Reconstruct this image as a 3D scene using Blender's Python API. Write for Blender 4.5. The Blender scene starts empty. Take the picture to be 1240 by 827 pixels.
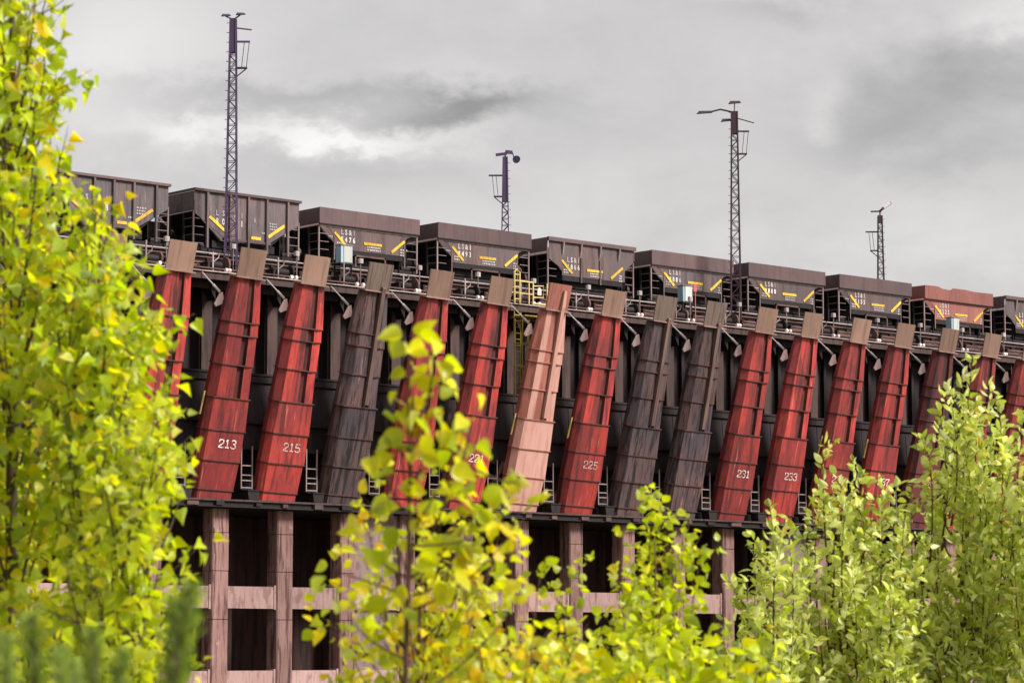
import bpy, math, random
import numpy as np
from mathutils import Vector, Matrix, Euler
R = math.radians
random.seed(7)
rng = np.random.default_rng(11)
sc = bpy.context.scene
col = sc.collection

# ------------------------------------------------------------------ camera
YAW, PITCH = 0.7224, 0.108
CAM = Vector((-69.316, -102.890, 0.0))
cam_d = bpy.data.cameras.new('camera'); cam = bpy.data.objects.new('camera', cam_d); col.objects.link(cam)
cam.location = CAM
cam.rotation_euler = (math.pi / 2 + PITCH, 0, -YAW)
cam_d.sensor_width = 36.0
cam_d.lens = 3411.37 / 1240 * 36.0
cam_d.clip_start = 0.3; cam_d.clip_end = 6000
cam_d.dof.use_dof = True; cam_d.dof.focus_distance = 140; cam_d.dof.aperture_fstop = 8.5
cam_d.dof.aperture_blades = 9
sc.camera = cam
FW = Vector((math.sin(YAW) * math.cos(PITCH), math.cos(YAW) * math.cos(PITCH), math.sin(PITCH)))
RT = Vector((math.cos(YAW), -math.sin(YAW), 0)); UP = RT.cross(FW)

def spot(px, py, dist):
    """a survey helper: the place a given way off along a sight line of the photograph"""
    return CAM + (FW + RT * ((px - 620) / 3411.37) - UP * ((py - 413.5) / 3411.37)) * dist

# ------------------------------------------------------------------ sky, sun, exposure
SUN_DIR = Vector((0.50, -0.866, 0)).normalized()
SUN_EL = R(38)
world = bpy.data.worlds.new('World'); sc.world = world; world.use_nodes = True
def build_world():
    nt = world.node_tree; N = nt.nodes; L = nt.links; N.clear()
    out = N.new('ShaderNodeOutputWorld'); bg = N.new('ShaderNodeBackground')
    L.new(bg.outputs[0], out.inputs[0])
    sky = N.new('ShaderNodeTexSky'); sky.sky_type = 'NISHITA'; sky.sun_disc = False
    sky.sun_elevation = SUN_EL; sky.sun_rotation = math.atan2(SUN_DIR.x, SUN_DIR.y)
    bg.inputs[1].default_value = 0.1
    tc = N.new('ShaderNodeTexCoord'); sep = N.new('ShaderNodeSeparateXYZ'); L.new(tc.outputs['Generated'], sep.inputs[0])
    def m(op, a, b=None, c=None):
        n = N.new('ShaderNodeMath'); n.operation = op
        for k, v in enumerate((a, b, c)):
            if v is None: continue
            if isinstance(v, (int, float)): n.inputs[k].default_value = v
            else: L.new(v, n.inputs[k])
        return n.outputs[0]
    az = m('ARCTAN2', sep.outputs[0], sep.outputs[1]); el = m('ARCSINE', sep.outputs[2])
    com = N.new('ShaderNodeCombineXYZ'); L.new(m('MULTIPLY', az, 10.0), com.inputs[0]); L.new(m('MULTIPLY', el, 17.0), com.inputs[1])
    n1 = N.new('ShaderNodeTexNoise'); n1.inputs['Scale'].default_value = 1.0; n1.inputs['Detail'].default_value = 7
    n1.inputs['Roughness'].default_value = 0.55; n1.inputs['Distortion'].default_value = 0.6
    L.new(com.outputs[0], n1.inputs['Vector'])
    n2 = N.new('ShaderNodeTexNoise'); n2.inputs['Scale'].default_value = 3.1; n2.inputs['Detail'].default_value = 8
    n2.inputs['Roughness'].default_value = 0.6; L.new(com.outputs[0], n2.inputs['Vector'])
    # ragged edges for the individual cloud banks
    wob = m('MULTIPLY', m('SUBTRACT', n2.outputs[0], 0.5), 0.040)
    azw = m('ADD', az, m('MULTIPLY', m('SUBTRACT', n1.outputs[0], 0.5), 0.09)); elw = m('ADD', el, wob)
    val = m('ADD', 4.75, m('MULTIPLY', m('SUBTRACT', n1.outputs[0], 0.5), 2.2))
    val = m('ADD', val, m('MULTIPLY', m('SUBTRACT', n2.outputs[0], 0.5), 0.9))
    K = 1 / 3411.0
    for (px, py, sx, sy, amp) in CLOUDS:
        d = FW + RT * ((px - 620) * K) - UP * ((py - 413.5) * K); d.normalize()
        a0, e0 = math.atan2(d.x, d.y), math.asin(d.z)
        u = m('DIVIDE', m('SUBTRACT', azw, a0), sx * K); v = m('DIVIDE', m('SUBTRACT', elw, e0), sy * K)
        g = m('EXPONENT', m('MULTIPLY', m('ADD', m('MULTIPLY', u, u), m('MULTIPLY', v, v)), -1.0))
        val = m('ADD', val, m('MULTIPLY', g, amp * 1.05))
    # thin bright cloud round the hidden sun
    sv = SUN_DIR * math.cos(SUN_EL) + Vector((0, 0, math.sin(SUN_EL)))
    dp = N.new('ShaderNodeVectorMath'); dp.operation = 'DOT_PRODUCT'; L.new(tc.outputs['Generated'], dp.inputs[0]); dp.inputs[1].default_value = sv
    glow = m('POWER', m('MAXIMUM', dp.outputs['Value'], 0.0), 2.2)
    val = m('ADD', val, m('MULTIPLY', glow, 8.0))
    val = m('MAXIMUM', val, 0.6)
    below = N.new('ShaderNodeMath'); below.operation = 'GREATER_THAN'; L.new(sep.outputs[2], below.inputs[0]); below.inputs[1].default_value = -0.02
    tint = N.new('ShaderNodeMixRGB'); tint.blend_type = 'MULTIPLY'; tint.inputs[0].default_value = 1
    tint.inputs[1].default_value = (1.02, 0.985, 0.965, 1)
    cc = N.new('ShaderNodeCombineXYZ'); [L.new(val, cc.inputs[k]) for k in range(3)]
    L.new(cc.outputs[0], tint.inputs[2])
    mix = N.new('ShaderNodeMixRGB'); mix.inputs[0].default_value = 0.93
    L.new(sky.outputs[0], mix.inputs[1]); L.new(tint.outputs[0], mix.inputs[2])
    L.new(mix.outputs[0], bg.inputs[0])
CLOUDS = [(290, 118, 170, 22, -1.0), (530, 130, 65, 22, -1.9), (430, 166, 120, 15, 2.2), (250, 152, 70, 13, 1.2), (100, 50, 180, 110, 1.5),
          (640, 110, 80, 40, -0.4), (1110, 165, 130, 60, -1.5), (1190, 90, 130, 60, -1.2), (1240, 10, 70, 26, 1.0), (960, 15, 90, 20, -0.7),
          (1040, 130, 30, 40, 0.9), (870, 250, 260, 90, 0.3), (450, 215, 200, 28, -0.6), (1180, 290, 140, 50, 0.7), (540, 90, 120, 20, 0.6)]
build_world()
sun_d = bpy.data.lights.new('sun', 'SUN'); sun = bpy.data.objects.new('sun', sun_d); col.objects.link(sun)
sun_d.energy = 4.2; sun_d.angle = R(14); sun_d.color = (1.0, 0.95, 0.88)
sv = SUN_DIR * math.cos(SUN_EL) + Vector((0, 0, math.sin(SUN_EL)))
sun.rotation_euler = (-sv).to_track_quat('-Z', 'Y').to_euler(); sun.location = (0, -60, 80)
vs = sc.view_settings
vs.view_transform = 'Standard'; vs.look = 'None'; vs.exposure = 0.45; vs.gamma = 1.0; vs.use_curve_mapping = False
sc.cycles.max_bounces = 6; sc.cycles.transparent_max_bounces = 8; sc.cycles.transmission_bounces = 6

# ------------------------------------------------------------------ materials
def new_mat(name):
    m = bpy.data.materials.new(name); m.use_nodes = True
    nt = m.node_tree; bs = nt.nodes['Principled BSDF']
    return m, nt, bs
def weathered(name, base, alt, dark, streak=0.5, alt_amt=0.5, rough=0.75, vscale=(2.6, 2.6, 0.22), fine=0.35, bump=0.15, spec=0.3, patch=0.0, patch_col=(0.3, 0.2, 0.18), pale=None):
    """painted or rusty steel / concrete: long vertical runs, broad fading, fine grain, chips"""
    m, nt, bs = new_mat(name); N = nt.nodes; L = nt.links
    tc = N.new('ShaderNodeTexCoord'); oi = N.new('ShaderNodeObjectInfo')
    sc_ = N.new('ShaderNodeVectorMath'); sc_.operation = 'SCALE'; sc_.inputs[0].default_value = (31.0, 17.0, 23.0)
    L.new(oi.outputs['Random'], sc_.inputs['Scale'])
    add = N.new('ShaderNodeVectorMath'); L.new(tc.outputs['Object'], add.inputs[0]); L.new(sc_.outputs[0], add.inputs[1])
    def noise(scale, s=1.0, d=5, r=0.6):
        mp = N.new('ShaderNodeMapping'); mp.inputs['Scale'].default_value = scale; L.new(add.outputs[0], mp.inputs[0])
        n = N.new('ShaderNodeTexNoise'); n.inputs['Scale'].default_value = s; n.inputs['Detail'].default_value = d; n.inputs['Roughness'].default_value = r
        L.new(mp.outputs[0], n.inputs['Vector']); return n.outputs[0]
    def ramp(v, a, b):
        r = N.new('ShaderNodeMapRange'); r.inputs['From Min'].default_value = a; r.inputs['From Max'].default_value = b; r.interpolation_type = 'SMOOTHSTEP'
        L.new(v, r.inputs['Value']); return r.outputs[0]
    def mix(f, a, b, amt=1.0):
        x = N.new('ShaderNodeMixRGB')
        if amt != 1.0:
            mm = N.new('ShaderNodeMath'); mm.operation = 'MULTIPLY'; L.new(f, mm.inputs[0]); mm.inputs[1].default_value = amt; f = mm.outputs[0]
        L.new(f, x.inputs[0])
        for k, v in ((1, a), (2, b)):
            if isinstance(v, tuple): x.inputs[k].default_value = v + (1,)
            else: L.new(v, x.inputs[k])
        return x.outputs[0]
    c = mix(ramp(noise((0.5, 0.5, 0.3), 1.0, 4), 0.36, 0.64), base, alt, alt_amt)
    c = mix(ramp(noise(vscale, 1.3, 6), 0.50, 0.63), c, dark, streak)
    c = mix(ramp(noise((9, 9, 0.8), 1.0, 4), 0.50, 0.66), c, dark, fine)
    if patch > 0: c = mix(ramp(noise((1.6, 1.6, 1.1), 1.0, 8, 0.7), 0.60, 0.66), c, patch_col, patch)
    if pale: c = mix(ramp(noise((3.6, 3.6, 0.3), 1.7, 5), 0.60, 0.74), c, pale, 0.72)
    hv = N.new('ShaderNodeHueSaturation'); hv.inputs['Saturation'].default_value = 1.0
    rv = N.new('ShaderNodeMapRange'); rv.inputs['To Min'].default_value = 0.78; rv.inputs['To Max'].default_value = 1.16; L.new(oi.outputs['Random'], rv.inputs['Value'])
    L.new(rv.outputs[0], hv.inputs['Value']); L.new(c, hv.inputs['Color'])
    L.new(hv.outputs[0], bs.inputs['Base Color'])
    bs.inputs['Roughness'].default_value = rough; bs.inputs['Specular IOR Level'].default_value = spec
    if bump:
        b = N.new('ShaderNodeBump'); b.inputs['Strength'].default_value = bump; b.inputs['Distance'].default_value = 0.05
        L.new(noise((6, 6, 2.5), 1.0, 5), b.inputs['Height']); L.new(b.outputs[0], bs.inputs['Normal'])
    return m
M = {}
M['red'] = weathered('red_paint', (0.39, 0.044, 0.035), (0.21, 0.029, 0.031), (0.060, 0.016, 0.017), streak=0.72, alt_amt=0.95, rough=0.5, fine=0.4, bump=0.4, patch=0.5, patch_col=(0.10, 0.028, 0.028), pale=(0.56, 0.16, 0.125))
M['red_mid'] = weathered('red_paint_soot_and_shade', (0.24, 0.030, 0.028), (0.16, 0.025, 0.025), (0.05, 0.013, 0.014), streak=0.92, alt_amt=0.95, rough=0.6, fine=0.55, patch=0.4, patch_col=(0.32, 0.035, 0.03))  # soot streaks, plus the shade of the left faces put into the colour
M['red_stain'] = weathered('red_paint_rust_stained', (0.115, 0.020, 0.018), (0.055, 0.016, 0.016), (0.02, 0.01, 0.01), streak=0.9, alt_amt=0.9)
M['maroon'] = weathered('dull_maroon_paint', (0.15, 0.024, 0.025), (0.10, 0.022, 0.024), (0.03, 0.014, 0.015), streak=0.9, alt_amt=0.9)
M['brown'] = weathered('bare_dark_rust', (0.100, 0.055, 0.052), (0.055, 0.042, 0.052), (0.010, 0.008, 0.009), streak=0.95, alt_amt=1.0, fine=0.7, vscale=(3.4, 3.4, 0.25), patch=0.6, patch_col=(0.02, 0.013, 0.014), pale=(0.34, 0.13, 0.085))
M['brown_bar'] = weathered('rusty_bar', (0.17, 0.10, 0.085), (0.12, 0.075, 0.07), (0.05, 0.028, 0.024), streak=0.7)
M['pink'] = weathered('faded_pink_primer', (0.47, 0.255, 0.215), (0.41, 0.205, 0.17), (0.24, 0.095, 0.075), streak=0.42, alt_amt=0.7, fine=0.2, patch=0.4, patch_col=(0.33, 0.09, 0.06))
M['pink_dark'] = weathered('faded_pink_primer_stain_and_shade', (0.36, 0.13, 0.10), (0.27, 0.085, 0.06), (0.15, 0.045, 0.035), streak=0.6)  # groove stain; on the left faces the colour also carries their shade
M['cap'] = weathered('bare_brown_steel', (0.25, 0.150, 0.112), (0.20, 0.120, 0.092), (0.11, 0.055, 0.042), streak=0.5, alt_amt=0.9, fine=0.15, vscale=(3.5, 3.5, 0.25))
M['cap_grey'] = weathered('bare_grey_steel', (0.165, 0.115, 0.095), (0.125, 0.09, 0.078), (0.055, 0.036, 0.030), streak=0.7, vscale=(5, 5, 0.3))
M['cap_red'] = weathered('brick_red_steel', (0.36, 0.13, 0.095), (0.29, 0.10, 0.075), (0.14, 0.045, 0.035), streak=0.5, vscale=(5, 5, 0.3))
M['band'] = weathered('band_steel', (0.085, 0.035, 0.032), (0.12, 0.04, 0.035), (0.02, 0.012, 0.012), streak=0.6)
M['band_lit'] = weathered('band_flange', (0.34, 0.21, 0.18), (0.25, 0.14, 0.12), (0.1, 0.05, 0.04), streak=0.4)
M['pink_band'] = weathered('pink_band_steel', (0.42, 0.18, 0.14), (0.33, 0.13, 0.10), (0.12, 0.05, 0.04), streak=0.4)
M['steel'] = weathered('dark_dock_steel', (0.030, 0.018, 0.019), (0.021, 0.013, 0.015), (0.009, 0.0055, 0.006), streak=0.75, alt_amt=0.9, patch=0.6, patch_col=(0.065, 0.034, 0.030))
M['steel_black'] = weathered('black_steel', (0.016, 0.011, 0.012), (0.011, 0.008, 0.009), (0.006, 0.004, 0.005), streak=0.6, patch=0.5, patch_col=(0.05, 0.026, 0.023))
M['column'] = weathered('brown_column_steel', (0.085, 0.048, 0.043), (0.055, 0.032, 0.031), (0.018, 0.011, 0.011), streak=0.6)
M['concrete'] = weathered('ore_stained_concrete', (0.27, 0.155, 0.138), (0.20, 0.105, 0.095), (0.062, 0.028, 0.027), streak=0.9, alt_amt=0.8, vscale=(4.0, 4.0, 0.35), fine=0.45, rough=0.9, bump=0.4, patch=0.5, patch_col=(0.36, 0.25, 0.225))
M['concrete_beam'] = weathered('pale_pinkish_concrete', (0.36, 0.23, 0.215), (0.29, 0.17, 0.155), (0.13, 0.065, 0.058), streak=0.55, vscale=(2, 2, 0.8), rough=0.9, bump=0.3)
M['concrete_panel'] = weathered('grey_cracked_concrete', (0.21, 0.15, 0.145), (0.15, 0.10, 0.10), (0.09, 0.05, 0.048), streak=0.6, vscale=(1.5, 1.5, 0.7), rough=0.9, bump=0.3)
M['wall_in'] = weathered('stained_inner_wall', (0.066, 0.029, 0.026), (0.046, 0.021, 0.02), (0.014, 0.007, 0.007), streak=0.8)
M['deck'] = weathered('deck_timber', (0.045, 0.032, 0.031), (0.035, 0.026, 0.026), (0.012, 0.009, 0.009), vscale=(0.3, 3, 3))
M['pipe'] = weathered('rusty_pipe', (0.135, 0.068, 0.058), (0.09, 0.05, 0.046), (0.03, 0.016, 0.015), vscale=(0.8, 5, 5), streak=0.7)
M['pipe_pale'] = weathered('worn_bright_pipe', (0.40, 0.33, 0.32), (0.22, 0.16, 0.15), (0.1, 0.06, 0.055), vscale=(0.8, 5, 5), streak=0.6)
M['car'] = weathered('ore_car_brown', (0.140, 0.086, 0.080), (0.105, 0.078, 0.082), (0.065, 0.042, 0.043), streak=0.7, alt_amt=1.0, fine=0.35, patch=0.6, patch_col=(0.17, 0.10, 0.088), spec=0.35, bump=0.4, pale=(0.20, 0.165, 0.165))
M['car_dark'] = weathered('ore_car_dark_grey', (0.135, 0.092, 0.092), (0.095, 0.078, 0.085), (0.05, 0.035, 0.036), streak=0.7, alt_amt=1.0, fine=0.35, patch=0.6, patch_col=(0.13, 0.085, 0.08), spec=0.35, bump=0.4, pale=(0.20, 0.165, 0.165))
M['car_band'] = weathered('ore_car_top_brown', (0.125, 0.076, 0.077), (0.10, 0.064, 0.067), (0.07, 0.040, 0.042), streak=0.4, alt_amt=1.0, fine=0.25)
M['car_red'] = weathered('ore_car_rust_red', (0.29, 0.105, 0.085), (0.23, 0.085, 0.072), (0.13, 0.04, 0.035), streak=0.35, alt_amt=0.9, fine=0.3, patch=0.35, patch_col=(0.20, 0.07, 0.06))
M['trim'] = weathered('worn_edge_steel', (0.26, 0.19, 0.18), (0.20, 0.145, 0.14), (0.08, 0.05, 0.05), streak=0.4)
M['tower'] = weathered('dark_purple_tower_paint', (0.095, 0.058, 0.125), (0.07, 0.045, 0.10), (0.03, 0.018, 0.03), streak=0.5)
M['tower_brown'] = weathered('dark_brown_tower_steel', (0.075, 0.04, 0.055), (0.055, 0.032, 0.045), (0.03, 0.016, 0.022), streak=0.5)
def plain(name, c, rough=0.6, var=0.25):
    return weathered(name, c, tuple(x * (1 - var) for x in c), tuple(x * 0.45 for x in c), streak=0.3, fine=0.25, rough=rough, bump=0.05)
M['yellow'] = weathered('yellow_reflective_tape', (0.82, 0.50, 0.03), (0.70, 0.38, 0.03), (0.30, 0.17, 0.04), streak=0.5, fine=0.5, vscale=(5, 5, 2), rough=0.5, bump=0.05, patch=0.6, patch_col=(0.25, 0.15, 0.06))
M['yellow_rail'] = plain('pale_yellow_paint', (0.72, 0.56, 0.20), 0.6)
M['yellow_old'] = plain('old_yellow_paint', (0.46, 0.33, 0.06), 0.7, 0.5)
M['white'] = plain('white_paint', (0.78, 0.75, 0.73), 0.6)
M['number'] = weathered('worn_stencil_white', (0.74, 0.68, 0.66), (0.62, 0.52, 0.50), (0.40, 0.10, 0.085), streak=0.75, fine=0.75, vscale=(9, 9, 2.5), bump=0.0)
M['number_faint'] = weathered('faint_stencil_white', (0.62, 0.46, 0.44), (0.48, 0.26, 0.24), (0.30, 0.06, 0.055), streak=0.9, fine=0.8, vscale=(9, 9, 3), bump=0.0)
M['white_dim'] = plain('worn_white_lettering', (0.44, 0.39, 0.39), 0.7, 0.4)
M['number_car'] = plain('worn_white_digits', (0.62, 0.57, 0.56), 0.7, 0.4)
M['ivory'] = plain('ivory_cabinet_paint', (0.52, 0.54, 0.50), 0.5, 0.3)
M['blue'] = plain('pale_blue_cabinet_paint', (0.30, 0.42, 0.50), 0.5, 0.25)
M['green_dark'] = plain('dark_green_motor', (0.035, 0.05, 0.05), 0.5)
M['lug'] = plain('pale_pink_lug', (0.86, 0.62, 0.58), 0.7)
M['rod'] = plain('pale_grey_rod', (0.46, 0.39, 0.38), 0.6, 0.4)
M['red_sign'] = plain('red_sign_paint', (0.55, 0.10, 0.10), 0.5)
M['lamp'] = plain('lamp_glass', (0.75, 0.72, 0.70), 0.2)
M['bark'] = weathered('young_bark', (0.12, 0.085, 0.06), (0.09, 0.06, 0.045), (0.04, 0.025, 0.02), vscale=(20, 20, 6), rough=0.85, bump=0.2)
M['bark_red'] = weathered('reddish_twig', (0.13, 0.065, 0.045), (0.10, 0.05, 0.04), (0.04, 0.02, 0.018), vscale=(20, 20, 6), rough=0.85, bump=0.2)
def ground_mat():
    m, nt, bs = new_mat('meadow_soil'); N = nt.nodes; L = nt.links
    n = N.new('ShaderNodeTexNoise'); n.inputs['Scale'].default_value = 0.6; n.inputs['Detail'].default_value = 10
    tc = N.new('ShaderNodeTexCoord'); L.new(tc.outputs['Object'], n.inputs['Vector'])
    r = N.new('ShaderNodeValToRGB'); r.color_ramp.elements[0].position = 0.35; r.color_ramp.elements[1].position = 0.65
    r.color_ramp.elements[0].color = (0.06, 0.075, 0.02, 1); r.color_ramp.elements[1].color = (0.14, 0.11, 0.06, 1)
    L.new(n.outputs[0], r.inputs[0]); L.new(r.outputs[0], bs.inputs['Base Color']); bs.inputs['Roughness'].default_value = 0.95
    return m
M['ground'] = ground_mat()
def leaf_mat(name, stops, under, trans=0.45, rough=0.38, tcol=1.25):
    """thin leaves, each its own colour, paler underneath, letting light through"""
    m, nt, bs = new_mat(name); N = nt.nodes; L = nt.links
    geo = N.new('ShaderNodeNewGeometry'); r = N.new('ShaderNodeValToRGB')
    cr = r.color_ramp
    while len(cr.elements) < len(stops): cr.elements.new(0.5)
    for e, (p, c) in zip(cr.elements, stops): e.position = p; e.color = c + (1,)
    L.new(geo.outputs['Random Per Island'], r.inputs[0])
    f1 = N.new('ShaderNodeMath'); f1.operation = 'MULTIPLY'; f1.inputs[1].default_value = 37.7; L.new(geo.outputs['Random Per Island'], f1.inputs[0])
    f2 = N.new('ShaderNodeMath'); f2.operation = 'FRACT'; L.new(f1.outputs[0], f2.inputs[0])
    f3 = N.new('ShaderNodeMapRange'); f3.inputs['To Min'].default_value = 0.78; f3.inputs['To Max'].default_value = 1.45; L.new(f2.outputs[0], f3.inputs['Value'])
    mu = N.new('ShaderNodeMixRGB'); mu.inputs[2].default_value = under + (1,)
    hv = N.new('ShaderNodeHueSaturation'); L.new(f3.outputs[0], hv.inputs['Value']); L.new(r.outputs[0], hv.inputs['Color'])
    mm = N.new('ShaderNodeMath'); mm.operation = 'MULTIPLY'; mm.inputs[1].default_value = 0.42; L.new(geo.outputs['Backfacing'], mm.inputs[0])
    L.new(mm.outputs[0], mu.inputs[0]); L.new(hv.outputs[0], mu.inputs[1])
    L.new(mu.outputs[0], bs.inputs['Base Color']); bs.inputs['Roughness'].default_value = rough; bs.inputs['Specular IOR Level'].default_value = 0.35
    tcn = N.new('ShaderNodeTexCoord'); nz = N.new('ShaderNodeTexNoise'); nz.inputs['Scale'].default_value = 55; nz.inputs['Detail'].default_value = 3; L.new(tcn.outputs['Object'], nz.inputs['Vector'])
    sp = N.new('ShaderNodeMapRange'); sp.inputs['From Min'].default_value = 0.42; sp.inputs['From Max'].default_value = 0.66; L.new(nz.outputs[0], sp.inputs['Value'])
    sm = N.new('ShaderNodeMath'); sm.operation = 'MULTIPLY'; sm.inputs[1].default_value = 0.45; L.new(sp.outputs[0], sm.inputs[0])
    mo = N.new('ShaderNodeMixRGB'); mo.blend_type = 'MULTIPLY'; mo.inputs[2].default_value = (0.62, 0.66, 0.45, 1); L.new(sm.outputs[0], mo.inputs[0]); L.new(mu.outputs[0], mo.inputs[1]); L.new(mo.outputs[0], bs.inputs['Base Color'])
    tr = N.new('ShaderNodeBsdfTranslucent'); hs = N.new('ShaderNodeHueSaturation'); L.new(f3.outputs[0], hs.inputs['Value']); hs.inputs['Saturation'].default_value = 1.1
    L.new(r.outputs[0], hs.inputs['Color']); L.new(hs.outputs[0], tr.inputs[0])
    mx = N.new('ShaderNodeMixShader'); mx.inputs[0].default_value = trans
    L.new(bs.outputs[0], mx.inputs[1]); L.new(tr.outputs[0], mx.inputs[2])
    L.new(mx.outputs[0], N['Material Output'].inputs[0])
    return m
M['poplar_leaf'] = leaf_mat('poplar_leaf', [(0.0, (0.30, 0.42, 0.02)), (0.25, (0.46, 0.57, 0.022)), (0.65, (0.60, 0.66, 0.025)), (0.88, (0.74, 0.66, 0.025)), (1.0, (0.82, 0.56, 0.02))], (0.66, 0.74, 0.36), trans=.64, rough=.3)
M['yellow_leaf'] = leaf_mat('yellowing_leaf', [(0.0, (0.38, 0.48, 0.02)), (0.3, (0.56, 0.60, 0.022)), (0.7, (0.70, 0.65, 0.025)), (0.95, (0.82, 0.58, 0.02)), (1.0, (0.74, 0.36, 0.02))], (0.64, 0.66, 0.30), trans=.55, rough=.3)
M['lime_leaf'] = leaf_mat('lime_leaf', [(0.0, (0.36, 0.46, 0.02)), (0.5, (0.55, 0.62, 0.028)), (0.9, (0.68, 0.68, 0.035)), (1.0, (0.78, 0.66, 0.03))], (0.66, 0.72, 0.34), trans=.62, rough=.3)
M['willow_leaf'] = leaf_mat('pale_shrub_leaf', [(0.0, (0.30, 0.38, 0.04)), (0.4, (0.52, 0.58, 0.09)), (0.8, (0.68, 0.72, 0.20)), (0.96, (0.76, 0.76, 0.28)), (1.0, (0.80, 0.62, 0.04))], (0.80, 0.83, 0.52), trans=0.42, rough=0.33)
M['needle'] = leaf_mat('pine_needle', [(0.0, (0.12, 0.20, 0.025)), (0.6, (0.26, 0.36, 0.05)), (1.0, (0.42, 0.48, 0.10))], (0.30, 0.36, 0.10), trans=0.3, rough=0.45, tcol=1.0)

# ------------------------------------------------------------------ mesh helpers
class MB:
    def __init__(s): s.v = []; s.f = []; s.m = []
    def add(s, vs, fs, mi=0):
        o = len(s.v); s.v += [tuple(v) for v in vs]
        for f in fs: s.f.append(tuple(i + o for i in f)); s.m.append(mi)
        return s
    def box(s, x0, x1, y0, y1, z0, z1, mi=0):
        vs = [(x, y, z) for z in (z0, z1) for y in (y0, y1) for x in (x0, x1)]
        return s.add(vs, [(0, 2, 3, 1), (4, 5, 7, 6), (0, 1, 5, 4), (2, 6, 7, 3), (0, 4, 6, 2), (1, 3, 7, 5)], mi)
    def bar(s, p, q, w, h=None, mi=0, up=(0, 0, 1)):
        h = h or w; p = Vector(p); q = Vector(q); d = (q - p).normalized(); u = Vector(up)
        if abs(d.dot(u)) > 0.98: u = Vector((0, 1, 0))
        a = d.cross(u).normalized() * (w / 2); b = a.cross(d).normalized() * (h / 2)
        vs = [e + x * a + y * b for e in (p, q) for x, y in ((-1, -1), (1, -1), (1, 1), (-1, 1))]
        return s.add(vs, [(0, 1, 2, 3), (7, 6, 5, 4), (0, 4, 5, 1), (1, 5, 6, 2), (2, 6, 7, 3), (3, 7, 4, 0)], mi)
    def tube(s, pts, r, n=7, mi=0):
        pts = [Vector(p) for p in pts]; rr = r if isinstance(r, (list, tuple)) else [r] * len(pts)
        vs = []; fs = []
        for k, p in enumerate(pts):
            d = (pts[min(k + 1, len(pts) - 1)] - pts[max(k - 1, 0)]).normalized()
            u = Vector((0, 0, 1)) if abs(d.z) < 0.95 else Vector((0, 1, 0))
            a = d.cross(u).normalized(); b = a.cross(d).normalized()
            for j in range(n):
                t = 2 * math.pi * j / n; vs.append(p + (a * math.cos(t) + b * math.sin(t)) * rr[k])
        for k in range(len(pts) - 1):
            for j in range(n):
                j2 = (j + 1) % n; fs.append((k * n + j, k * n + j2, (k + 1) * n + j2, (k + 1) * n + j))
        fs.append(tuple(range(n))[::-1]); fs.append(tuple((len(pts) - 1) * n + j for j in range(n)))
        return s.add(vs, fs, mi)
    def loft(s, secs, mis=None, cap=True):
        n = len(secs[0]); vs = [p for sec in secs for p in sec]; o = len(s.v); s.v += [tuple(v) for v in vs]
        for k in range(len(secs) - 1):
            for j in range(n):
                j2 = (j + 1) % n
                s.f.append((o + k * n + j, o + k * n + j2, o + (k + 1) * n + j2, o + (k + 1) * n + j)); s.m.append(mis[j] if mis else 0)
        if cap:
            s.f.append(tuple(o + j for j in range(n))[::-1]); s.m.append(0)
            s.f.append(tuple(o + (len(secs) - 1) * n + j for j in range(n))); s.m.append(0)
        return s
    def prism(s, poly, y0, y1, mi=0):
        """polygon of (x, z) pushed through y"""
        n = len(poly); vs = [(x, y0, z) for x, z in poly] + [(x, y1, z) for x, z in poly]
        return s.add(vs, [tuple(range(n)), tuple(range(2 * n - 1, n - 1, -1))] + [(j, j + n, (j + 1) % n + n, (j + 1) % n) for j in range(n)], mi)
    def build(s, name, mats, parent=None, smooth=False):
        me = bpy.data.meshes.new(name); me.from_pydata(s.v, [], s.f)
        mats = mats if isinstance(mats, (list, tuple)) else [mats]
        for m in mats: me.materials.append(m)
        if len(mats) > 1: me.polygons.foreach_set('material_index', s.m)
        me.validate(); me.update()
        bm_fix(me)
        if smooth: me.polygons.foreach_set('use_smooth', [True] * len(me.polygons))
        o = bpy.data.objects.new(name, me); col.objects.link(o)
        if parent: o.parent = parent
        return o
import bmesh
def bm_fix(me):
    bm = bmesh.new(); bm.from_mesh(me); bmesh.ops.recalc_face_normals(bm, faces=bm.faces); bm.to_mesh(me); bm.free()
def tag(o, label=None, cat=None, group=None, kind=None):
    if label: o['label'] = label
    if cat: o['category'] = cat
    if group: o['group'] = group
    if kind: o['kind'] = kind
    return o
def thing(name, label, cat, loc=(0, 0, 0), rot=(0, 0, 0), group=None):
    o = bpy.data.objects.new(name, None); col.objects.link(o); o.location = loc; o.rotation_euler = rot; o.empty_display_size = 0.3
    return tag(o, label, cat, group)
def kids(o): return list(CH.get(o.name, []))
def copy_tree(o, parent=None):
    c = o.copy(); col.objects.link(c)
    if parent: c.parent = parent
    for ch in [x for x in o.children]: copy_tree(ch, c)
    return c
def text_mesh(body, size, spacing=1.0, depth=0.004, bold=0.0, xs=1.0):
    """letters as a mesh standing in the x-z plane, facing -y, centred"""
    cu = bpy.data.curves.new('letters', 'FONT'); cu.body = body; cu.size = size; cu.align_x = 'CENTER'; cu.align_y = 'CENTER'
    cu.extrude = depth; cu.space_character = spacing; cu.offset = bold; cu.resolution_u = 2
    ob = bpy.data.objects.new('letters', cu); col.objects.link(ob)
    dg = bpy.context.evaluated_depsgraph_get(); me = bpy.data.meshes.new_from_object(ob.evaluated_get(dg))
    bpy.data.objects.remove(ob); bpy.data.curves.remove(cu)
    me.transform(Matrix.Rotation(math.pi / 2, 4, 'X') @ Matrix.Diagonal((xs, 1, 1, 1)))
    me.materials.clear()
    return me
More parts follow.
